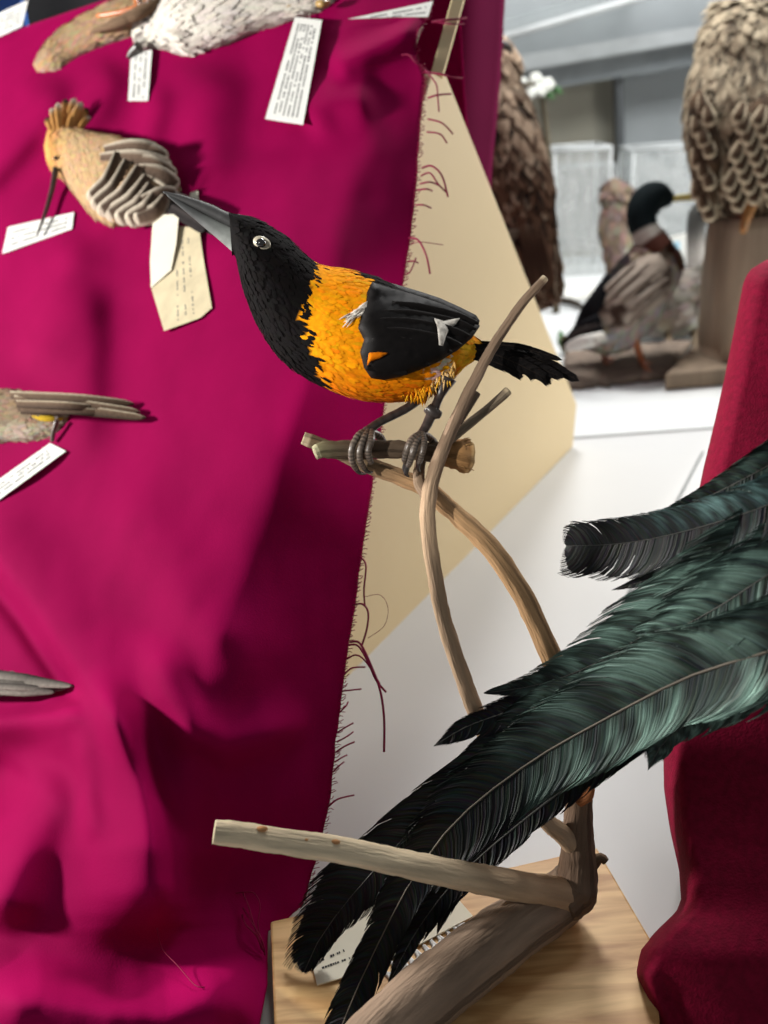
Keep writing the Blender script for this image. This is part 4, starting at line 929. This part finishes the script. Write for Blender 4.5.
for i, (x0, y0, x1, y1, w, k) in enumerate(((10, 396, 134, 404, 5, 0), (14, 400, 140, 412, 5, 1), (18, 406, 146, 418, 5, 2), (20, 410, 120, 414, 4, 3), (16, 404, 112, 410, 4, 4))):
    b = MB(); blade(b, [(x0, y0, (surf_hit(l4, x0, y0) or cl(x0, y0, .02))-.002), ((x0+x1)/2, (y0+y1)/2-1.5, cl(74, 410, .022)-.001*k), (x1, y1, cl(x1, y1, .010)-.0008*k)], [(0, w), (.6, w), (.9, w*.7), (1, .7)], lambda t, u: srgb(204, 190, 164) if u > .7 else lerp3(srgb(120, 98, 78), srgb(66, 54, 46), .5-.5*u), n=18, bend=.2); b.build('wing_quill', M['feather'], olv)
b = MB(); pillow(b, [(30, 416), (48, 414), (66, 416), (70, 421), (56, 424), (40, 421)], lambda x, y: (surf_hit(l4, min(x, 52), y) or cl(x, y, .016))-.001, .002, 4, .003, srgb(206, 170, 44), 3); o = b.build('vent', M['feather'], olv); o['label'] = 'yellow vent feathers'
b = MB(); px_tube(b, [(57, 420, cl(57, 420, .016), 2.4), (54, 430, cl(54, 430, .012), 2.2), (52, 441, cl(52, 441, .006), 2.2)], 8, n=10, c=srgb(110, 92, 80)); b.build('leg', M['gloss'], olv)
label_tag([(-30, 500), (50, 443), (66, 451), (-26, 518)], 'white paper tag tied to the leg of the olive brown bird skin', 3, lift=.003, inset=.2)
# grey wing at the lower left
gw = thing('bird_skin', 'grey bird skin whose folded tail points right at the lower left edge', 'bird', P(-30, 685, cl(-30, 685)))
l5 = Loft([(a, c, e, g, rest((a+e)/2, (c+g)/2, r), .7) for a, c, e, g, r in [(-170, 660, -170, 690, 14), (-130, 650, -130, 712, 30), (-80, 655, -80, 715, 30), (-40, 662, -40, 708, 22), (-6, 670, -6, 698, 12), (14, 676, 14, 692, 7)]], 40, 28); l5.colour = lambda t, an: srgb(126, 120, 112)
b = MB(); l5.add(b); l5.coat(b, 400, .012, .005, lambda t, an, r: tuple(c*r.uniform(.75, 1.1) for c in srgb(126, 120, 112)), lift=.018, seed=9); b.build('body', M['feather'], gw)
for i, (y0, x1, y1, w) in enumerate(((676, 74, 686, 5), (682, 66, 689, 5), (690, 56, 692, 5), (672, 62, 684, 4), (686, 60, 690, 3))):
    b = MB(); blade(b, [(-40, y0-2, cl(-40, y0, .022)), (15, (y0+y1)/2-1, cl(15, y0, .018)-.001*i), (x1, y1, cl(x1, y1, .007)-.0008*i)], [(0, w), (.6, w*1.2), (.9, w*.6), (1, .5)], lambda t, u: lerp3(srgb(160, 152, 142), srgb(52, 48, 46), .5+.5*u), n=16, bend=.2); b.build('tail_feather', M['feather'], gw)
# ================================================================== the far side of the room
def g2(x, y): return gd(x, y, 0)
# mallard
MD = 1.47
mal = thing('mallard', 'dark headed mallard drake mounted on a driftwood board on the back table', 'duck', G(625, 358))
GB = srgb(150, 132, 118); GBD = srgb(84, 68, 60); LGR = srgb(190, 182, 172); CHEST = srgb(96, 60, 50)
def mcol(t, an):
    n = nz(t*16, an*2.2, 6)
    if t > .86: return lerp3(CHEST, GBD, max(0, n))
    low = -math.cos(an)
    if t < .55 and low < -.35: return srgb(46, 40, 40)
    return lerp3(lerp3(GB, GBD, sstep(-.1, .4, n)), LGR, sstep(-.1, .5, low))
q = [(572, 336, 575, 344, MD+.02, .5), (584, 316, 598, 350, MD+.01, .7), (600, 290, 622, 349, MD, .85), (621, 262, 646, 334, MD, .85), (642, 243, 667, 304, MD, .85), (658, 236, 678, 276, MD, .85), (668, 238, 681, 260, MD, .8), (674, 244, 681, 252, MD, .6)]
l = Loft(q, 60, 36); l.colour = mcol
b = MB(); l.add(b); l.coat(b, 1500, .028, .014, lambda t, an, r: tuple(c*r.uniform(.75, 1.12) for c in mcol(t, an)), lift=.06, bk=-1, seed=14); b.build('body', M['feather'], mal)
b = MB(); px_tube(b, [(660, 252, MD-.02, 16), (650, 240, MD-.02, 14.5), (643, 226, MD-.02, 14), (642, 212, MD-.02, 15.5), (648, 201, MD-.02, 16.5), (657, 197, MD-.02, 15), (665, 198, MD-.02, 11), (672, 200, MD-.02, 6)], 20, n=40, c=lambda t: srgb(196, 190, 180) if .15 < t < .24 else ((.008, .014, .016) if t >= .2 else CHEST)); b.build('head', M['feather'], mal)
b = MB(); px_tube(b, [(668, 200, MD-.02, 5), (680, 198, MD-.02, 5), (694, 197, MD-.02, 5.5), (699, 197, MD-.02, 3)], 14, n=20, c=srgb(196, 178, 92), flat=(UPV, .6)); b.build('bill', M['gloss'], mal)
def mw(x, y):
    n = nz(x*.06+y*.03, y*.08-x*.02, 2); return lerp3(srgb(178, 164, 150), srgb(70, 54, 46), sstep(-.05, .25, n))
b = MB(); pillow(b, [(588, 318), (598, 296), (612, 280), (628, 264), (645, 254), (660, 252), (670, 262), (674, 280), (666, 300), (650, 314), (632, 326), (614, 330), (600, 326)], lambda x, y: (surf_hit(l, x, y) or MD-.05)-.004, .018, 16, .01, mw, 5); wg = b.build('wing', M['feather'], mal)
for i, (a, c) in enumerate((((650, 262), (588, 322)), ((660, 268), (596, 326)), ((668, 278), (610, 329)), ((664, 292), (622, 328)), ((636, 262), (580, 322)))):
    b = MB(); d = MD-.085
    blade(b, [(*a, (surf_hit(l, *a) or d)-.022), ((a[0]+c[0])/2, (a[1]+c[1])/2-3, (surf_hit(l, (a[0]+c[0])/2, (a[1]+c[1])/2) or d)-.026), (*c, (surf_hit(l, *c) or MD-.03)-.012)], [(0, 1), (.4, 4), (.85, 4), (1, 1)], lambda t, u: lerp3(srgb(190, 178, 164), srgb(112, 94, 82), .5+.5*u), n=14); b.build('wing_quill', M['feather'], wg)
for i, (x0, y0, x1, y1, w, c) in enumerate(((600, 318, 571, 334, 7, (.01, .01, .012)), (604, 330, 574, 340, 8, (.01, .01, .012)), (604, 336, 565, 348, 7, srgb(236, 234, 226)), (598, 326, 568, 339, 6, srgb(60, 54, 52)), (606, 336, 580, 347, 5, srgb(215, 210, 200)), (612, 276, 576, 332, 9, (.012, .012, .014)))):
    b = MB(); blade(b, [(x0, y0, MD-.06-(.02 if c[0] > .5 else 0)), ((x0+x1)/2, (y0+y1)/2, MD-.055-(.03 if c[0] > .5 else 0)), (x1, y1, MD-.03-(.02 if c[0] > .5 else 0))], [(0, w*.7), (.6, w), (.9, w*.6), (1, 1)], lambda t, u: c, n=12); b.build('tail_feather', M['feather'], mal)
for x0, y0, x1, y1 in ((606, 344, 604, 357), (634, 338, 642, 361)):
    z = .022; b = MB(); dd = gd(x1, y1, z)
    px_tube(b, [(x0, y0, MD-.02, 5), ((x0+x1)/2, (y0+y1)/2, (MD-.02+dd)/2, 3.5), (x1, y1, dd, 3.2)], 10, n=12, c=srgb(196, 122, 84)); lg_ = b.build('leg', M['gloss'], mal)
    b = MB()
    for k in (-1, 0, 1): px_tube(b, [(x1, y1, dd, 3.2), (x1+6+2*k, y1+5-2*k, gd(x1+6+2*k, y1+5-2*k, z-.004), 2.6), (x1+11+2*k, y1+7-3*k, gd(x1+11+2*k, y1+7-3*k, z-.006), 1.4)], 8, n=8, c=srgb(190, 120, 84), flat=(Vector((0, 0, 1)), .5))
    p0 = G(x1, y1, z-.004); b.add([p0, G(x1+4, y1+9, z-.006), G(x1+13, y1+8, z-.006), G(x1+12, y1+2, z-.006), p0+Vector((0, 0, .004))], [(0, 1, 2, 3), (4, 2, 1), (4, 3, 2), (4, 1, 0), (4, 0, 3)], srgb(186, 118, 84)); b.build('foot', M['gloss'], lg_)
# driftwood board
b = MB(); V = []; F = []; nx, ny = 26, 8
A_, B_, C_, D_ = G(560, 392), G(668, 380), G(690, 347), G(566, 356)
for s_ in (0, 1):
    for j in range(ny+1):
        for i in range(nx+1):
            p = A_.lerp(B_, i/nx).lerp(D_.lerp(C_, i/nx), j/ny); e = min(i, nx-i, j*1.5, (ny-j)*1.5)
            p = p+Vector((.008*nz(i*.5, j*.7, 1), .012*nz(i*.5, j*.7, 5), (0.001 if s_ == 0 else .018+.006*nz(i*.35, j*.6, 8)-(.005 if e < 1 else 0)))); V.append(p)
n1 = (nx+1)*(ny+1)
for j in range(ny):
    for i in range(nx):
        k = j*(nx+1)+i; F += [(k, k+nx+1, k+nx+2, k+1), (n1+k, n1+k+1, n1+k+nx+2, n1+k+nx+1)]
for i in range(nx): F += [(i, i+1, n1+i+1, n1+i), (ny*(nx+1)+i+1, ny*(nx+1)+i, n1+ny*(nx+1)+i, n1+ny*(nx+1)+i+1)]
for j in range(ny): F += [((j+1)*(nx+1), j*(nx+1), n1+j*(nx+1), n1+(j+1)*(nx+1)), (j*(nx+1)+nx, (j+1)*(nx+1)+nx, n1+(j+1)*(nx+1)+nx, n1+j*(nx+1)+nx)]
b.add(V, F); tag(b.build('driftwood_board', M['drift']), 'grey driftwood board under the mallard on the back table', 'board')
# grey duck behind the mallard
D2 = 1.66
gdk = thing('grey_duck', 'pale grey duck standing behind the mallard, partly hidden by the grey wooden post', 'duck', G(690, 352))
q = [(628, 300, 632, 312, D2, .6), (648, 282, 652, 334, D2, .8), (672, 272, 676, 335, D2, .9), (698, 266, 702, 328, D2, .9), (716, 262, 718, 312, D2, .9), (724, 270, 725, 296, D2, .8)]
l = Loft(q, 40, 28); gc = lambda t, an: lerp3(srgb(140, 134, 126), srgb(206, 202, 196), sstep(.0, .6, -math.cos(an))); l.colour = gc
b = MB(); l.add(b); l.coat(b, 700, .03, .016, lambda t, an, r: tuple(c*r.uniform(.88, 1.06) for c in gc(t, an)), lift=.05, bk=-1, seed=15); b.build('body', M['feather'], gdk)
b = MB(); px_tube(b, [(706, 290, D2, 18), (699, 268, D2, 12), (696, 248, D2, 9), (696, 228, D2, 9), (700, 214, D2, 11), (708, 208, D2, 9), (716, 210, D2, 4)], 16, n=30, c=lambda t: lerp3(srgb(196, 192, 186), srgb(84, 84, 82), sstep(.2, .5, t))); b.build('head', M['feather'], gdk)
b = MB(); px_tube(b, [(714, 210, D2, 4), (726, 212, D2, 3.4), (732, 213, D2, 2)], 10, n=10, c=srgb(120, 110, 80)); b.build('bill', M['gloss'], gdk)
for x0 in (668, 694):
    b = MB(); d_ = gd(x0+2, 354, .003); px_tube(b, [(x0, 325, D2, 5), (x0+1, 342, (D2+d_)/2, 3.4), (x0+2, 354, d_, 3)], 8, n=10, c=srgb(120, 104, 84))
    px_tube(b, [(x0+2, 354, d_, 3), (x0+9, 357, gd(x0+9, 357, .004), 2.6), (x0+14, 358, gd(x0+14, 358, .003), 1.5)], 8, n=6, c=srgb(120, 104, 84)); b.build('leg', M['gloss'], gdk)
# brown bird behind
D3 = 1.95
bb = thing('brown_bird', 'blurred brown bird with a pale front standing behind the mallard beside the clear boxes', 'bird', G(622, 325))
q = [(612, 178, 618, 178, D3, .7), (604, 188, 632, 190, D3, .8), (603, 205, 638, 206, D3, .8), (600, 230, 634, 232, D3, .8), (606, 262, 630, 262, D3, .8), (610, 285, 626, 285, D3, .6)]
l = Loft(q, 30, 24); bc_ = lambda t, an: lerp3(srgb(134, 116, 102), srgb(206, 198, 186), sstep(.4, .8, t)*sstep(-.2, .6, math.sin(an-1.0))) ; l.colour = bc_
b = MB(); l.add(b); l.coat(b, 400, .03, .016, lambda t, an, r: tuple(c*r.uniform(.8, 1.1) for c in bc_(t, an)), lift=.06, seed=16); b.build('body', M['feather'], bb)
for x0 in (613, 623):
    b = MB(); d_ = gd(x0, 300, .002); px_tube(b, [(x0, 275, D3, 4), (x0, 300, d_, 3)], 8, n=6, c=srgb(110, 96, 80)); px_tube(b, [(x0, 299, gd(x0, 299, .003), 3), (x0+6, 303, gd(x0+6, 303, .003), 2)], 8, n=5, c=srgb(110, 96, 80)); b.build('leg', M['gloss'], bb)
b = MB(); px_tube(b, [(632, 192, D3, 4), (642, 194, D3, 2.6), (647, 196, D3, 1)], 8, n=8, c=srgb(90, 80, 70)); b.build('bill', M['gloss'], bb)
# mottled owl-like bird on a post at the upper right
OD = 1.39
M1 = srgb(112, 90, 70); M2 = srgb(222, 206, 176); M3 = srgb(50, 40, 34)
owl = thing('owl', 'large mottled brown owl seen from behind on top of the grey wooden post', 'bird', P(770, 200, OD))
def oc2(t, an, r=None):
    n = nz(t*26, an*5, 4) if r is None else r.uniform(-1, 1)
    base = lerp3(M1, M2, max(0, min(1, .3+.25*math.sin(t*5)+(0 if r is None else r.uniform(-.3, .5))))); return lerp3(base, M3, sstep(.0, .6, n)*.9)
q = [(740, 0, 800, -4, OD, .8), (722, 6, 818, 0, OD, .9), (706, 28, 834, 24, OD, .9), (699, 52, 842, 50, OD, .85), (690, 84, 850, 84, OD, .85), (686, 120, 852, 120, OD, .8), (691, 160, 846, 160, OD, .72), (700, 195, 834, 195, OD, .6), (716, 216, 818, 214, OD, .45), (740, 224, 800, 224, OD, .3)]
l = Loft(q, 70, 48); l.colour = lambda t, an: oc2(t, an)
b = MB(); l.add(b); l.coat(b, 2600, .034, .018, lambda t, an, r: oc2(t, an, r), lift=.12, view_only=False, seed=17, edge=lambda t, an, r: M2 if r.random() > .45 else lerp3(M1, M2, .5)); b.build('body', M['feather'], owl)
for s_, ol in ((0, [(689, 100), (700, 88), (712, 100), (718, 130), (722, 160), (718, 190), (712, 214), (704, 222), (696, 205), (694, 180), (690, 150), (687, 125)]), (1, [(742, 110), (760, 96), (790, 90), (830, 100), (846, 130), (836, 170), (800, 190), (770, 194), (746, 202), (732, 216), (722, 214), (728, 190), (738, 160), (738, 130)])):
    b = MB(); pillow(b, ol, lambda x, y: (surf_hit(l, x, y) or OD-.02)-.006, .016, 14, .012, lambda x, y: lerp3(M1, M3, .5+nz(x*.1, y*.1)), 6); wg = b.build('wing', M['feather'], owl)
    rng = random.Random(18+s_); b = MB()
    xs = [p[0] for p in ol]; ys = [p[1] for p in ol]
    for k in range(11 if s_ == 0 else 26):
        t = k/(10 if s_ == 0 else 25); x = (lerp(694, 708, .5+.5*math.sin(k*2.1)) if s_ == 0 else lerp(744, 800, (k*.37) % 1)-t*14); y = lerp(100, 206, t) if s_ == 0 else lerp(108, 196, t)
        d = (surf_hit(l, x, y) or OD-.04)-.022; bb_ = MB()
        dx = 4 if s_ == 0 else -9
        blade(bb_, [(x, y-6, d), (x+dx*.5, y+6, d-.006), (x+dx, y+16, d-.002)], [(0, 3), (.5, 7), (.85, 6), (1, 1.5)], lambda t, u: M2 if t > .8 or abs(u) > .8 else lerp3(M1, M3, .5+.5*u), n=8); bb_.build('wing_feather', M['feather'], wg)
for i, (x0, x1) in enumerate(((752, 750), (784, 786))):
    b = MB(); px_tube(b, [(x0, 190, OD-.045, 9), (x1, 206, OD-.050, 7), (x1-4, 219, OD-.052, 5), (x1-7, 232, OD-.058, 3)], 10, n=14, c=srgb(196, 140, 84)); b.build('foot', M['gloss'], owl)
post = thing('wooden_post', 'thick grey brown wooden post carrying the large mottled owl', 'post', G(760, 388))
b = MB(); pt = P(768, 212, OD); foot = Vector((pt.x, pt.y, TZ+.028))
sec = []
rr = .085
V = []; F = []; nk = 24
for j in range(13):
    c = pt.lerp(foot, j/12)
    for k in range(nk):
        a = 2*math.pi*k/nk; sq = 1/max(abs(math.cos(a)), abs(math.sin(a)))**.55; V.append(c+Vector((math.cos(a)*rr*sq, math.sin(a)*rr*.8*sq, 0))+Vector((math.cos(a), math.sin(a), 0))*.006*nz(math.cos(a)*3, math.sin(a)*3, j*.25))
F = [(j*nk+k, (j+1)*nk+k, (j+1)*nk+(k+1) % nk, j*nk+(k+1) % nk) for j in range(12) for k in range(nk)]+[tuple(range(nk-1, -1, -1))[::-1], tuple(12*nk+k for k in range(nk))]
b.add(V, F); b.build('post_shaft', M['postwood'], post)
b = MB(); q = [G(664, 391), G(884, 372), G(890, 338), G(700, 352)]
prism(b, [p+Vector((0, 0, .001)) for p in q], Vector((0, 0, .026))); bevel(b.build('post_base', M['postwood'], post, smooth=False), .003)
# dark brown raptor at the left, half hidden by the magenta cloth
RD = 1.45
rp = thing('raptor', 'dark brown mottled raptor half hidden behind the hanging magenta cloth', 'bird', P(535, 290, RD))
R1 = srgb(96, 70, 54); R2 = srgb(190, 166, 142); R3 = srgb(40, 30, 25)
def rc(t, an, r=None):
    n = nz(t*20, an*4, 9) if r is None else r.uniform(-1, 1)
    return lerp3(lerp3(R2, R1, sstep(.25, .6, t)), R3, sstep(-.2, .5, n)*sstep(.15, .5, t+.1))
q = [(470, 40, 506, 36, RD, .7), (462, 56, 514, 54, RD, .8), (466, 80, 518, 78, RD, .8), (462, 100, 527, 98, RD, .8), (468, 140, 540, 138, RD, .75), (482, 180, 550, 178, RD, .65), (500, 220, 553, 218, RD, .5), (515, 255, 556, 254, RD, .4), (526, 280, 558, 280, RD, .3), (534, 288, 552, 288, RD, .2)]
l = Loft(q, 60, 36); l.colour = lambda t, an: rc(t, an)
b = MB(); l.add(b); l.coat(b, 1500, .036, .018, lambda t, an, r: rc(t, an, r), lift=.10, view_only=False, seed=19, edge=lambda t, an, r: R2 if r.random() > .7 else R1); b.build('body', M['feather'], rp)
for i in range(5):
    b = MB(); x = 528+i*5; blade(b, [(x-10, 225, RD-.04-.003*i), (x, 260, RD-.035-.003*i), (x+3, 288+(i % 2)*3, RD-.03)], [(0, .5), (.4, 4), (.8, 5), (1, 2)], lambda t, u: lerp3(R3, R1, .5+.5*u), n=12); b.build('tail_feather', M['feather'], rp)
b = MB(); px_tube(b, [(500, 44, RD-.06, 5), (508, 47, RD-.066, 4), (512, 53, RD-.066, 1.5)], 8, n=8, c=srgb(60, 54, 48)); b.build('beak', M['gloss'], rp)
pr = thing('wooden_stump', 'short wooden stump behind the beige panel under the dark brown raptor', 'stump', G(500, 360))
b = MB(); ft_ = G(500, 362, .001); tp_ = P(500, 222, RD+.02)
tube(b, [ft_, ft_.lerp(tp_, .3), ft_.lerp(tp_, .7), tp_], [.07, .055, .05, .055], 20, n=20, rough=.08, rscale=20, c=srgb(120, 104, 88)); b.build('stump_wood', M['bark'], pr)
# sprig of white blossom and leaves beyond the raptor
sp = thing('blossom_sprig', 'blurred sprig of white blossom and dark leaves beside the raptor', 'plant', G(560, 312))
b = MB(); px_tube(b, [(556, 312, gd(556, 312, .002), 4), (552, 230, 1.86, 3), (548, 150, 1.82, 3), (540, 92, 1.80, 2.4), (524, 84, 1.78, 2)], 8, n=24, c=srgb(104, 96, 78)); b.build('stem', M['bark'], sp)
rng = random.Random(21)
for x, y in ((522, 84), (530, 92), (541, 90), (548, 84), (536, 79), (526, 95)):
    b = MB()
    for k in range(5):
        a = k*1.257; ellipsoid(b, P(x+3.2*math.cos(a), y+3.2*math.sin(a), 1.79), [RGT*.008, UPV*.008, FWD*.004], 6, 8)
    b.build('blossom', M['blossom'], sp)
for x, y in ((516, 90), (534, 86), (552, 92), (544, 97)):
    b = MB(); blade(b, [(x, y, 1.80), (x+5, y-2, 1.79), (x+11, y+2, 1.80)], [(0, 1), (.5, 4), (1, .5)], (1, 1, 1), n=8); b.build('leaf', M['leaf'], sp)
# green plant leaves at the mallard's tail
pl = thing('leafy_sprig', 'green leafy sprig lying on the back table below the tail of the mallard', 'plant', G(572, 352))
for i, (x0, y0, x1, y1, w) in enumerate(((566, 352, 574, 328, 6), (572, 352, 586, 338, 6), (564, 352, 560, 330, 5), (576, 354, 592, 350, 5), (570, 353, 580, 344, 6))):
    b = MB(); d0 = gd(x0, y0+4, .004)+.02; blade(b, [(x0, y0, d0), ((x0+x1)/2, (y0+y1)/2, d0-.01), (x1, y1, d0+.01)], [(0, 1.5), (.5, w), (1, .6)], (1, 1, 1), n=10); b.build('leaf', M['leaf'], pl)
# papers on the back table
def flat_paper(name, label, cat, px, z=.001):
    b = MB(); prism(b, [G(x, y, z) for x, y in px], Vector((0, 0, .0012))); tag(b.build(name, M['paper'], smooth=False), label, cat)
flat_paper('paper_sheet', 'white paper sheet on the back table between the raptor and the mallard', 'paper', [(548, 305), (600, 296), (594, 284), (552, 290)])
# dark twig lying there
b = MB(); px_tube(b, [(540, 296, gd(540, 296, .010), 2.5), (556, 300, gd(556, 300, .012), 3.5), (572, 302, gd(572, 302, .010), 3.5), (584, 308, gd(584, 308, .008), 2)], 8, n=16, c=srgb(70, 62, 54), rough=.15); tag(b.build('dark_twig', M['bark']), 'dark twig lying on the back table left of the mallard', 'twig')
# standing label cards behind the mallard
def easel_card(name, label, q, d, mt, cat='card'):
    t = thing(name, label, cat, P(*[sum(p[k] for p in q)/4 for k in (0, 1)], d)); b = MB(); fr = [P(x, y, d+k*.01) for k, (x, y) in zip((0, 0, 1, 1), q)]
    b.add(fr+[p+FWD*.003 for p in fr], [(0, 1, 2, 3), (7, 6, 5, 4), (0, 4, 5, 1), (1, 5, 6, 2), (2, 6, 7, 3), (3, 7, 4, 0)]); b.build('board', M[mt], t, smooth=False); return t
t = easel_card('sign_card', 'white standing card with a pale blue patch between the mallard and the grey duck', [(662, 238), (690, 232), (690, 276), (666, 280)], 1.78, 'paper')
b = MB(); fr = [P(x, y, 1.777) for x, y in ((669, 243), (680, 241), (680, 256), (670, 258))]; b.add(fr+[p+FWD*.001 for p in fr], [(0, 1, 2, 3), (0, 4, 5, 1), (1, 5, 6, 2), (2, 6, 7, 3), (3, 7, 4, 0)]); b.build('printed_patch', mat('pale_blue_print', srgb(160, 205, 225), .6, nscale=40, namt=.2), t, smooth=False)
b = MB(); a, c = P(678, 240, 1.79), G(682, 310, .001); tube(b, [a, c], [.006, .006], 8); b.build('stand_leg', M['metal'], t)
t = easel_card('blue_label', 'small bright blue label beside the neck of the grey duck', [(700, 244), (712, 241), (712, 262), (703, 264)], 1.76, 'blue', 'label')
b = MB(); tube(b, [P(706, 250, 1.772), G(708, 308, .001)], [.005, .005], 8); b.build('stand_leg', M['metal'], t)
# clear acrylic boxes
def acrylic(label, x0, y0, x1, y1, d, dy, hh, grp):
    t = thing('acrylic_box', label, 'box', G(*((x0+x1)/2, y1)), grp)
    A, B = P(x0, y1, gd(x0, y1, .002)), P(x1, y1, gd(x0, y1, .002)); B.z = A.z
    u = (B-A); bk = Vector((-u.y, u.x, 0)).normalized()*dy; bk = bk if bk.y > 0 else -bk; up = Vector((0, 0, hh))
    c0 = [A, B, B+bk, A+bk]; c1 = [p+up for p in c0]
    for i in range(4):
        p, q = c0[i], c0[(i+1) % 4]; n = (q-p).cross(up).normalized()*.003
        b = MB(); prism(b, [p, q, q+up, p+up], n); b.build('pane', M['acrylic'], t, smooth=False)
    b = MB(); prism(b, c1, Vector((0, 0, .004))); b.build('lid', M['acrylic'], t, smooth=False)
    for i in range(4):
        b = MB(); tube(b, [c1[i]+Vector((0, 0, .004)), c1[(i+1) % 4]+Vector((0, 0, .004))], [.005]*2, 6); b.build('edge', M['lightbar'], t)
    for i in range(4):
        b = MB(); tube(b, [c0[i], c1[i]], [.0035]*2, 6); b.build('edge', M['lightbar'], t)
    return t
acrylic('clear acrylic box with white edges standing left of the blurred brown bird', 553, 285, 606, 277, 1.9, .16, .29, 'clear acrylic boxes')
acrylic('wide clear acrylic box behind the head of the mallard', 628, 268, 740, 262, 2.1, .14, .27, 'clear acrylic boxes')
acrylic('tall clear acrylic box farthest back behind the blurred brown bird', 556, 258, 612, 252, 2.2, .10, .22, 'clear acrylic boxes')
# tall display cabinet at the back
cab = thing('display_cabinet', 'tall grey display cabinet with glass front behind the mounted birds', 'cabinet', (.75, 3.2, 0))
def wq(x, y, Y): r = ray(x, y); return CAM+r*((Y-CAM.y)/r.y)
def vbox(name, px, Y, dy, m):   # an upright block whose front outline was measured in the photograph
    b = MB(); prism(b, [wq(x, y, Y) for x, y in px], Vector((0, dy, 0))); return b.build(name, M[m], cab, smooth=False)
vbox('back_panel', [(420, 110), (622, 76), (624, 300), (420, 300)], 3.10, .03, 'olive')
vbox('back_panel', [(623, 76), (900, 28), (900, 300), (624, 300)], 3.10, .03, 'bluegrey')
vbox('post', [(616, 66), (623, 65), (627, 300), (621, 300)], 3.02, .05, 'darkbar')
vbox('rail', [(420, 112), (900, 28), (900, 8), (420, 90)], 3.00, .06, 'midbar')
vbox('rail', [(420, 88), (900, 6), (900, -8), (420, 72)], 2.96, .05, 'lightbar')
vbox('top_panel', [(420, 74), (900, -8), (900, -120), (420, -90)], 3.08, .03, 'bluegrey')
b = MB(); q = [wq(440, 58, 2.5), wq(700, -18, 2.5)]; bk = Vector((0, .55, .05)); prism(b, [q[0], q[1], q[1]+bk, q[0]+bk], Vector((0, 0, .008))); b.build('glass_shelf', M['acrylic'], cab, smooth=False)
b = MB(); tube(b, [q[0]+Vector((0, -.004, .004)), q[1]+Vector((0, -.004, .004))], [.009]*2, 8); b.build('shelf_edge', M['lightbar'], cab)
for x0 in (.25, 1.75):
    b = MB(); slab(b, [Vector((x0, 3.02, 0)), Vector((x0+.05, 3.02, 0)), Vector((x0+.05, 3.12, 0)), Vector((x0, 3.12, 0))], Vector((0, 0, 1.2))); b.build('upright', M['darkbar'], cab, smooth=False)

for o in list(COL.objects):
    if o.parent is None:
        if o.name.startswith('bird_skin'): o['group'] = 'bird skins laid out on the magenta cloth'
        if o.name.startswith(('paper_tag', 'folded_tag')): o['group'] = 'paper tags on the bird skins'
        if o.name.startswith('paper_card'): o['group'] = 'printed cards on the magenta cloth'
        if o.name.startswith('display_table'): o['group'] = 'white display tables'
# ================================================================== camera and light
cd = bpy.data.cameras.new('camera'); cam = bpy.data.objects.new('camera', cd); COL.objects.link(cam)
cam.matrix_world = Matrix(((RGT.x, UPV.x, -FWD.x, CAM.x), (RGT.y, UPV.y, -FWD.y, CAM.y), (RGT.z, UPV.z, -FWD.z, CAM.z), (0, 0, 0, 1)))
cd.sensor_fit = 'VERTICAL'; cd.sensor_height = 36; cd.lens = 36*FPX/1024; cd.clip_start = .01; cd.clip_end = 50
cd.dof.use_dof = True; cd.dof.focus_distance = .50; cd.dof.aperture_fstop = 6.5
bpy.context.scene.camera = cam
def spot(name, loc, target, power, angle, blend, size, col=(1, 1, 1)):
    l = bpy.data.lights.new(name, 'SPOT'); l.energy = power; l.spot_size = math.radians(angle); l.spot_blend = blend; l.shadow_soft_size = size; l.color = col
    o = bpy.data.objects.new(name, l); COL.objects.link(o); o.location = loc
    o.rotation_euler = (Vector(target)-Vector(loc)).to_track_quat('-Z', 'Y').to_euler(); return o
def area(name, loc, target, power, sx, sy, col=(1, 1, 1)):
    l = bpy.data.lights.new(name, 'AREA'); l.energy = power; l.shape = 'RECTANGLE'; l.size = sx; l.size_y = sy; l.color = col
    o = bpy.data.objects.new(name, l); COL.objects.link(o); o.location = loc
    o.rotation_euler = (Vector(target)-Vector(loc)).to_track_quat('-Z', 'Y').to_euler(); return o
spot('left_spot_lamp', (-1.75, .78, TZ+.60), (.05, .5, TZ+.12), 225, 82, .6, .10, (1, .96, .92))
spot('bird_spot_lamp', (-.9, -.4, TZ+.9), P(400, 300, .48), 75, 12.5, .4, .02, (1, .96, .91))
area('ceiling_lamp', (.25, 2.0, TZ+1.7), (.2, .6, TZ), 30, .4, .4, (1, .98, .95))
area('right_lamp', (1.7, 1.55, TZ+.75), (.15, .8, TZ+.1), 22, .4, .4, (1, .97, .92))
area('far_fill_light', (1.0, 1.8, TZ+2.0), (.7, 2.9, TZ+.3), 34, .8, .8, (.96, .98, 1))  # unseen fill light, added and aimed to brighten the cabinet
w = bpy.data.worlds.new('room_light'); bpy.context.scene.world = w; w.use_nodes = True
w.node_tree.nodes['Background'].inputs[0].default_value = (.95, .97, 1, 1); w.node_tree.nodes['Background'].inputs[1].default_value = .19
vs = bpy.context.scene.view_settings; vs.view_transform = 'Standard'; vs.look = 'None'; vs.exposure = 0; vs.gamma = 1; vs.use_curve_mapping = False
